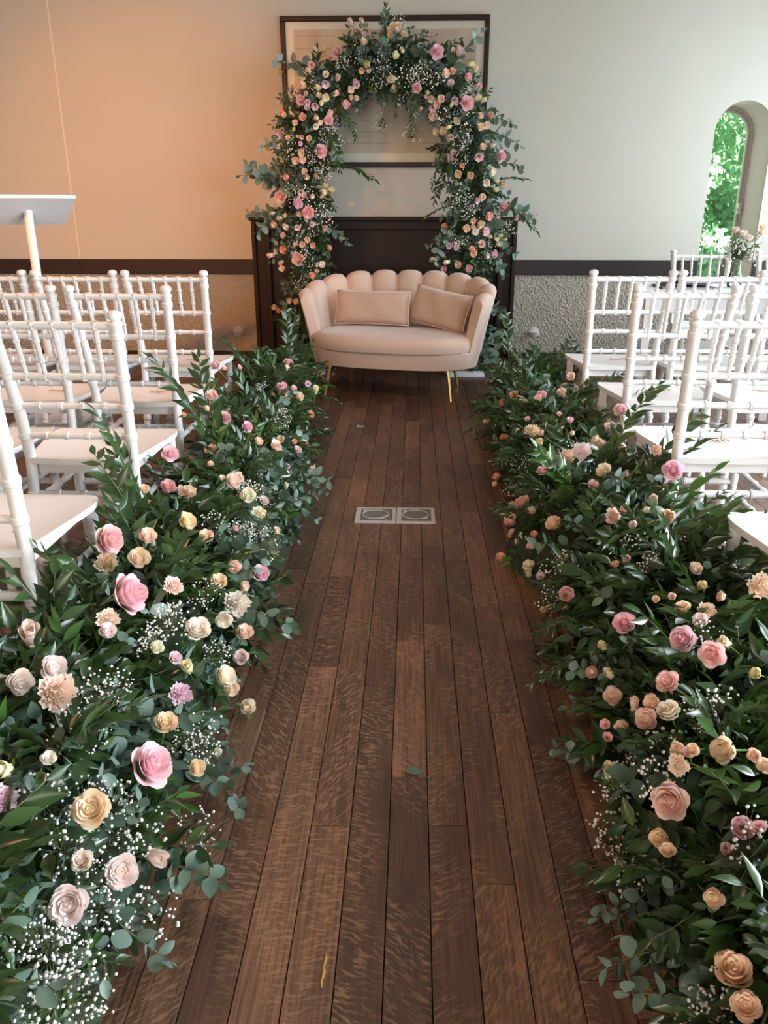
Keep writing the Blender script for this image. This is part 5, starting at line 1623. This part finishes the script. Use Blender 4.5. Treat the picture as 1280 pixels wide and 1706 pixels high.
LEFT_GYP = '''
-0.573,1.631,0.357
-0.584,1.510,0.363
-0.546,1.635,0.339
-0.531,1.810,0.325
-0.462,1.711,0.217
-0.600,1.292,0.368
-0.569,1.307,0.354
-0.597,1.183,0.368
-0.566,1.167,0.353
-0.458,1.376,0.208
-0.442,1.405,0.171
-0.462,2.434,0.218
-0.582,2.231,0.362
-0.505,1.106,0.295
-0.562,1.028,0.349
-0.476,1.046,0.244
-0.460,1.089,0.215
-0.513,0.960,0.301
-0.480,0.946,0.252
-0.461,0.936,0.216
-0.476,0.839,0.244
-0.493,0.831,0.274
-0.502,0.776,0.289
-0.519,0.775,0.308
-0.486,0.765,0.266
-0.457,0.810,0.205
-0.448,0.789,0.186
-0.451,0.768,0.192
-0.420,1.212,0.099
-0.441,1.365,0.166
-0.426,1.009,0.120
-0.507,0.727,0.297
-0.489,0.722,0.267
-0.520,1.051,0.310
-0.550,3.531,0.342
-0.560,3.398,0.349
-0.547,2.777,0.340
-0.556,2.515,0.347
-0.476,2.617,0.247
-0.800,4.126,0.360
-0.516,2.310,0.308
-0.483,2.372,0.259
-0.468,2.355,0.233
-0.464,2.273,0.225
-0.559,2.524,0.349
'''
RIGHT_GYP = '''
0.569,3.041,0.356
0.433,3.569,0.145
0.457,3.337,0.210
0.481,3.149,0.257
0.427,3.212,0.125
0.446,4.074,0.183
0.470,2.241,0.236
0.453,2.282,0.200
0.481,2.172,0.257
0.430,2.725,0.137
0.593,2.061,0.366
0.594,1.930,0.367
0.722,2.087,0.377
0.623,1.521,0.375
0.496,1.307,0.280
0.561,1.324,0.350
0.434,2.138,0.146
0.441,1.351,0.169
0.427,1.309,0.124
0.422,1.355,0.106
0.414,1.338,0.077
0.415,1.277,0.082
0.413,1.244,0.070
0.417,1.187,0.088
0.421,1.133,0.105
0.441,0.867,0.169
0.435,0.834,0.151
0.427,0.842,0.122
0.478,1.207,0.250
0.535,0.960,0.327
'''


# ------------------------------------------------------------------ aisle garlands
A_IN, A_OUT, BH = 0.485, 0.88, 0.26
def bank(q, y, side):
    h = BH * (1 + 0.12 * math.sin(3.1 * y + side) + 0.08 * math.sin(7.3 * y))
    return h * max(0, 1 - abs(2 * q - 1) ** 2.6) ** 0.75
def bank_pt(q, y, side):
    a = A_IN + (A_OUT - A_IN) * q + 0.03 * math.sin(2.3 * y + 2 * side)
    if side < 0: a += 0.17 * max(0.0, min(1.0, (y - 3.4) / 1.4)) * (1 - q)
    if side > 0: a -= 0.15 * math.exp(-((y - 2.75) / 0.35) ** 2) * (1 - q)
    return Vector((side * a, y, bank(q, y, side)))


def garland(side, label, flowers, gyp, seed, mix, sprigs, y1):
    rng = random.Random(seed)
    y0 = 0.45
    clear = Clear(flowers, (-side * 0.38, -0.62, 0.62))
    root = tag(empty('aisle_flower_garland', (0, 0, 0)), label, 'flower garland', 'aisle garlands')
    # mossy base
    mb = MB(); ny, nq = 60, 10
    vs = []
    for j in range(ny + 1):
        y = y0 + 0.03 + (y1 - y0 - 0.06) * j / ny
        for i in range(nq + 1):
            p = bank_pt(i / nq, y, side)
            vs.append((p.x, p.y, max(0.001, p.z * 0.72 + rng.uniform(-0.012, 0.012) * (0 < i < nq))))
    W = nq + 1
    mb.add(vs, [(j * W + i, j * W + i + 1, (j + 1) * W + i + 1, (j + 1) * W + i) for j in range(ny) for i in range(nq)])
    mb.build('moss_base', M['moss'], root)

    def rand_site(q=None, y=None):
        y = rng.uniform(y0, y1) if y is None else y
        q = rng.random() if q is None else q
        p = bank_pt(q, y, side)
        e = 0.02
        n = (bank_pt(min(1, q + e), y, side) - bank_pt(max(0, q - e), y, side))
        n = Vector((-n.z * side, 0, n.x * side)).normalized()
        if n.z < 0: n = -n
        return p, n, q
    hp = {'ruscus': LeafHeap(), 'euc': LeafHeap(), 'fresh': LeafHeap()}
    for i in range(980):
        p, n, q = rand_site()
        kind = 'euc' if rng.random() < mix(q, p.y) else ('fresh' if rng.random() < 0.18 else 'ruscus')
        d = n * 0.55 + Vector((rng.gauss(0, .5), rng.gauss(0, .85), rng.gauss(0, .3)))
        L = rng.uniform(0.15, 0.23) if kind != 'euc' else rng.uniform(0.15, 0.21)
        if q < 0.18:
            d = Vector((-side * 0.45, rng.gauss(0, .9), 0.35 + rng.gauss(0, .2))); L *= 0.75
        b = p - n * 0.05; b.z = max(0.03, b.z)
        heap_branch(hp[kind], kind, b, d, L, rng, clear=clear)
    for k, h in hp.items():
        for i, v in enumerate(h.vs):
            v[:, 2] = np.maximum(v[:, 2], 0.004)
        tag(link(bpy.data.objects.new({'ruscus': 'ruscus_foliage', 'euc': 'eucalyptus_foliage', 'fresh': 'fresh_foliage'}[k], h.mesh('foliage', M[k])), root), kind='stuff')
    nsplit = 0
    placed = 0
    # branches one can pick out, nearest ones with single leaves
    ysites = sorted([rng.uniform(0.6, y1) if rng.random() < 0.6 else rng.uniform(0.7, 2.3) for _ in range(520)])
    rng.shuffle(ysites)
    ysites = sorted(ysites[:480])
    for y in ysites:
        q = rng.random()
        p, n, q = rand_site(q, y)
        kind = 'euc' if rng.random() < mix(q, y) else ('fresh' if rng.random() < 0.10 else 'ruscus')
        if q < 0.15:
            d = Vector((-side * rng.uniform(0.3, 1.0), rng.gauss(0, .9), 0.10 + abs(rng.gauss(0, .15)))); L = rng.uniform(0.14, 0.20)
        elif q > 0.75:
            d = Vector((side * rng.uniform(-0.3, 0.5), rng.gauss(0, .4), rng.uniform(0.6, 1.0))); L = rng.uniform(0.18, 0.30)
        else:
            d = n * 0.8 + Vector((rng.gauss(0, .5), rng.gauss(0, .8) - 0.2, rng.gauss(0, .2))); L = rng.uniform(0.17, 0.26)
        b = p - n * 0.03; b.z = max(0.025, b.z)
        sp = y < 2.0 and nsplit < 280
        o = place_branch(root, kind, b, d, L, rng, split=sp, clear=clear)
        if o is None: continue
        placed += 1
        if sp: nsplit += len(o.children)
    for kind, b, tip, rl in sprigs:
        b, tip = Vector(b), Vector(tip)
        place_branch(root, kind, b, tip - b, (tip - b).length, rng, roll=rl)
    print('branches', placed, 'leaves', nsplit)
    plant_flowers(flowers, root, rng)
    plant_gyp(gyp, root, rng, 0.058, (-side * 0.3, -0.4, 0.8))
    return root


sp_l = [('long', (-0.80, 3.05, 0.30), (-0.98, 3.10, 0.70), 0.2), ('long', (-0.78, 3.2, 0.28), (-0.94, 3.35, 0.62), -0.5), ('long', (-0.80, 2.25, 0.28), (-0.93, 2.30, 0.66), 0.3),
        ('long', (-0.78, 2.18, 0.25), (-0.88, 2.12, 0.58), 1.2), ('long', (-0.84, 2.35, 0.28), (-0.97, 2.4, 0.52), -0.8), ('long', (-0.82, 1.62, 0.28), (-0.98, 1.62, 0.58), 0.4), ('long', (-0.80, 1.55, 0.30), (-1.02, 1.50, 0.47), -0.6),
        ('long', (-0.76, 1.7, 0.28), (-0.90, 1.72, 0.50), 1.0), ('long', (-0.75, 4.9, 0.3), (-0.80, 5.0, 0.66), 0.3), ('long', (-0.80, 5.3, 0.28), (-0.76, 5.3, 0.58), -0.4), ('long', (-0.85, 4.3, 0.28), (-0.98, 4.4, 0.56), 0.3),
        ('euc', (-0.50, 1.14, 0.10), (-0.33, 1.10, 0.10), 0.3), ('euc', (-0.50, 1.42, 0.10), (-0.34, 1.37, 0.07), -0.2), ('euc', (-0.50, 2.02, 0.14), (-0.33, 1.96, 0.16), 0.5), ('euc', (-0.52, 1.02, 0.14), (-0.40, 0.94, 0.06), 0.8),
        ('euc', (-0.50, 3.05, 0.12), (-0.36, 2.98, 0.06), 0.1), ('euc', (-0.50, 3.35, 0.12), (-0.36, 3.3, 0.05), -0.4), ('long', (-0.62, 4.9, 0.12), (-0.44, 4.85, 0.10), 0.3)]
sp_r = [('long', (0.78, 2.6, 0.30), (0.93, 2.62, 0.62), 0.4), ('long', (0.80, 2.55, 0.30), (1.00, 2.62, 0.54), -0.4), ('long', (0.76, 3.0, 0.3), (0.93, 3.05, 0.60), 0.2), ('long', (0.80, 3.45, 0.28), (1.02, 3.5, 0.50), -0.7),
        ('long', (0.50, 3.95, 0.20), (0.27, 3.92, 0.20), 0.3), ('long', (0.50, 1.80, 0.16), (0.30, 1.76, 0.12), 0.2), ('long', (0.52, 2.05, 0.14), (0.34, 2.02, 0.10), -0.5), ('long', (0.82, 2.0, 0.28), (0.98, 2.05, 0.47), 0.3),
        ('long', (0.80, 2.28, 0.28), (0.96, 2.34, 0.42), -0.3), ('long', (0.62, 5.2, 0.28), (0.60, 5.3, 0.60), 0.3), ('long', (0.80, 4.6, 0.28), (0.92, 4.7, 0.52), 0.6), ('long', (0.85, 4.0, 0.28), (1.05, 4.05, 0.46), 0.2),
        ('euc', (0.52, 1.15, 0.12), (0.38, 1.08, 0.06), 0.3), ('euc', (0.52, 1.25, 0.1), (0.40, 1.20, 0.05), -0.3), ('long', (0.46, 4.5, 0.14), (0.32, 4.42, 0.12), 0.6)]
garland(-1, 'low bank of roses and greenery along the left edge of the aisle', LEFT_FLOWERS, LEFT_GYP, 77, lambda q, y: 0.60 if (q < 0.30 and y < 3.6) else (0.35 if y < 1.3 else 0.06), sp_l, 5.15)
garland(1, 'low bank of roses and greenery along the right edge of the aisle', RIGHT_FLOWERS, RIGHT_GYP, 78, lambda q, y: 0.40 if (q < 0.25 and y < 1.9) else 0.05, sp_r, 5.2)

# ------------------------------------------------------------------ flower arch
AX, AY, AR, AZ = -0.20, 6.30, 0.61, 1.53
fa = tag(empty('flower_arch', (0, 0, 0)), 'rose and eucalyptus flower arch standing behind the sofa', 'flower arch')
ra = random.Random(909)
def arch_pt(u):
    """u 0..1 from left foot over the top to right foot; returns point, tangent"""
    Lc = AZ; La = PI * AR; T = 2 * Lc + La; s = u * T
    if s < Lc: return Vector((AX - AR, AY, s)), Vector((0, 0, 1))
    if s < Lc + La:
        a = PI - (s - Lc) / AR
        return Vector((AX + AR * math.cos(a), AY, AZ + AR * math.sin(a))), Vector((math.sin(a), 0, -math.cos(a)))
    return Vector((AX + AR, AY, AZ - (s - Lc - La))), Vector((0, 0, -1))
MB().tube([arch_pt(i / 60)[0] for i in range(61)], 0.014, 8).build('arch_frame', M['metal_black'], fa)
for sx in (-1, 1):
    x = AX + sx * AR
    MB().box(x - 0.14, x + 0.14, AY - 0.20, AY + 0.20, 0.0, 0.028).build('base_plate', M['white_paint'], fa, smooth=False, bevel=0.004)
MB().tube([arch_pt(0.02 + 0.96 * i / 60)[0] for i in range(61)], [0.075 + 0.012 * math.sin(i * 1.9) for i in range(61)], 10).build('moss_base', M['moss'], fa)
hp = {'ruscus': LeafHeap(), 'euc': LeafHeap(), 'fresh': LeafHeap()}
aclear = Clear(ARCH_FLOWERS, (0, -0.9, 0), 0.25)
def arch_site(u):
    p, t = arch_pt(u)
    a = ra.uniform(0, 2 * PI)
    side = Vector((0, -1, 0)).cross(t).normalized()
    n = (Vector((0, -1, 0)) * math.cos(a) + side * math.sin(a)).normalized()
    return p, t, n
for i in range(980):
    u = ra.random()
    p, t, n = arch_site(u)
    if n.y > 0.55: continue
    kind = 'euc' if ra.random() < 0.50 else 'ruscus'
    d = n * 0.9 + t * ra.gauss(0, .7) + Vector((ra.gauss(0, .3), ra.gauss(0, .3), ra.gauss(0, .3)))
    fat = 1.0 if p.z > 0.75 else 0.75
    L = ra.uniform(0.15, 0.22) * fat
    if p.y + d.normalized().y * L > 6.62: d.y = 0
    heap_branch(hp[kind], kind, p + n * 0.03, d, L, ra, clear=aclear)
for k, h in hp.items():
    if h.vs:
        tag(link(bpy.data.objects.new({'ruscus': 'ruscus_foliage', 'euc': 'eucalyptus_foliage'}[k], h.mesh('foliage', M[k])), fa), kind='stuff')
for i in range(190):
    u = ra.random()
    p, t, n = arch_site(u)
    if n.y > 0.3: n.y = -n.y
    kind = 'euc' if ra.random() < 0.55 else 'ruscus'
    d = n * 0.9 + t * ra.gauss(0, .6) + Vector((ra.gauss(0, .2), ra.gauss(0, .2), ra.gauss(0, .25)))
    place_branch(fa, kind, p + n * 0.05, d, ra.uniform(0.17, 0.25), ra, clear=aclear)
for kind, b, tip, rl in (('euc', (-0.90, 6.2, 1.38), (-1.22, 6.12, 1.44), 0.3), ('euc', (-0.92, 6.2, 1.30), (-1.16, 6.1, 1.50), 1.0), ('euc', (-0.92, 6.2, 1.15), (-1.17, 6.12, 1.20), -0.4), ('euc', (-0.92, 6.2, 1.20), (-1.14, 6.1, 1.06), 0.5),
                         ('euc', (-0.88, 6.2, 1.62), (-1.06, 6.1, 1.66), 0.2), ('long', (-0.62, 6.15, 1.50), (-0.27, 6.08, 1.40), 0.2), ('long', (-0.62, 6.15, 1.50), (-0.42, 6.08, 1.46), -0.4),
                         ('euc', (0.50, 6.2, 1.70), (0.74, 6.12, 1.62), 0.2), ('euc', (0.48, 6.2, 1.80), (0.68, 6.1, 1.76), 0.8), ('euc', (0.52, 6.2, 1.50), (0.74, 6.1, 1.52), -0.5), ('long', (0.55, 6.2, 1.38), (0.79, 6.12, 1.40), 0.2),
                         ('euc', (0.55, 6.2, 1.22), (0.84, 6.1, 1.18), 0.4), ('long', (0.58, 6.2, 1.25), (0.88, 6.1, 1.06), 0.1), ('euc', (0.52, 6.2, 1.12), (0.74, 6.12, 0.92), 0.5), ('euc', (0.50, 6.15, 0.95), (0.68, 6.1, 0.78), 0.2),
                         ('long', (0.26, 6.12, 1.62), (0.10, 6.05, 1.36), 0.2), ('long', (0.28, 6.12, 1.56), (0.14, 6.05, 1.26), -0.4), ('long', (0.30, 6.12, 1.68), (0.13, 6.05, 1.52), 0.5), ('long', (0.30, 6.1, 1.22), (0.06, 6.05, 1.17), 0.3),
                         ('euc', (0.30, 6.12, 1.10), (0.14, 6.05, 0.88), 0.2), ('euc', (0.32, 6.12, 1.02), (0.12, 6.05, 0.98), -0.6), ('euc', (-0.62, 6.12, 1.08), (-0.45, 6.05, 0.98), 0.2), ('long', (-0.20, 6.15, 2.18), (-0.22, 6.12, 2.44), 0.2),
                         ('euc', (-0.20, 6.15, 2.12), (-0.21, 6.12, 2.38), 0.9), ('euc', (-0.34, 6.15, 2.10), (-0.36, 6.12, 2.32), 0.2), ('euc', (0.22, 6.2, 2.05), (0.42, 6.12, 2.30), 0.4), ('euc', (-0.62, 6.2, 2.00), (-0.86, 6.12, 2.20), 0.1),
                         ('long', (-0.52, 6.12, 1.86), (-0.40, 6.06, 1.66), 0.3), ('long', (-0.10, 6.12, 2.02), (-0.16, 6.06, 1.82), 0.3), ('long', (0.02, 6.12, 1.98), (-0.02, 6.06, 1.74), -0.4), ('long', (-0.60, 6.12, 1.70), (-0.52, 6.06, 1.46), 0.6),
                         ('long', (-0.70, 6.10, 0.50), (-0.58, 5.98, 0.66), 0.4), ('long', (-0.72, 6.10, 0.42), (-0.66, 5.9, 0.62), -0.4), ('long', (-0.80, 6.1, 0.35), (-0.72, 5.95, 0.58), 0.1), ('long', (-0.88, 6.1, 0.30), (-1.02, 6.0, 0.46), 0.5),
                         ('euc', (0.50, 6.1, 0.55), (0.66, 5.9, 0.50), 0.2), ('euc', (0.50, 6.1, 0.40), (0.64, 5.85, 0.30), 0.5), ('euc', (0.52, 6.1, 0.28), (0.62, 5.85, 0.12), 0.2)):
    b, tip = Vector(b), Vector(tip)
    place_branch(fa, kind, b, tip - b, (tip - b).length * 1.05, ra, roll=rl)
plant_flowers(ARCH_FLOWERS, fa, ra, 1.05)
plant_gyp(ARCH_GYP, fa, ra, 0.10, (0, -0.9, 0.2))

# flowers in the bud vase
rv = random.Random(4)
for i, (dx, dz, c, k) in enumerate(((-0.05, 0.335, 'h', 'S'), (0.105, 0.35, 'h', 'S'), (0.11, 0.32, 'h', 'S'), (0.0, 0.315, 'w', 'S'), (0.035, 0.29, 'w', 'S'))):
    p = Vector((VX + dx, VY - 0.02 + rv.uniform(-.02, .02), 0.752 + dz))
    d = Vector((dx, -0.25, 0.6)).normalized()
    o = inst(FNAME[k], HEADS[k][i % 4], vase, Matrix.Translation(p - Vector((VX, VY, 0.752))) @ d.to_track_quat('Z', 'Y').to_matrix().to_4x4() @ Matrix.Scale(0.056, 4))
    o.color = FCOL[c] + (1,)
    MB().tube([(0, 0, 0.02), (dx * 0.2, -0.004, 0.18), tuple(p - Vector((VX, VY, 0.752)) - d * 0.012)], 0.0028, 6).build('rose_stem', M['stem'], vase)
for i in range(4):
    place_branch(vase, 'euc' if i % 2 else 'fresh', (0, 0, 0.17), (rv.uniform(-0.6, 0.7), rv.uniform(-0.3, 0.2), 0.8), rv.uniform(0.10, 0.15), rv)
for i in range(4):
    bl, st = GY[i]
    o = tag(inst('babys_breath_spray', st, vase, Matrix.Translation((0, 0, 0.17)) @ Matrix.Rotation((i - 1.5) * 0.5, 4, 'Y') @ Matrix.Scale(0.12, 4)), kind='stuff')
    tag(inst('blossoms', bl, o), kind='stuff')
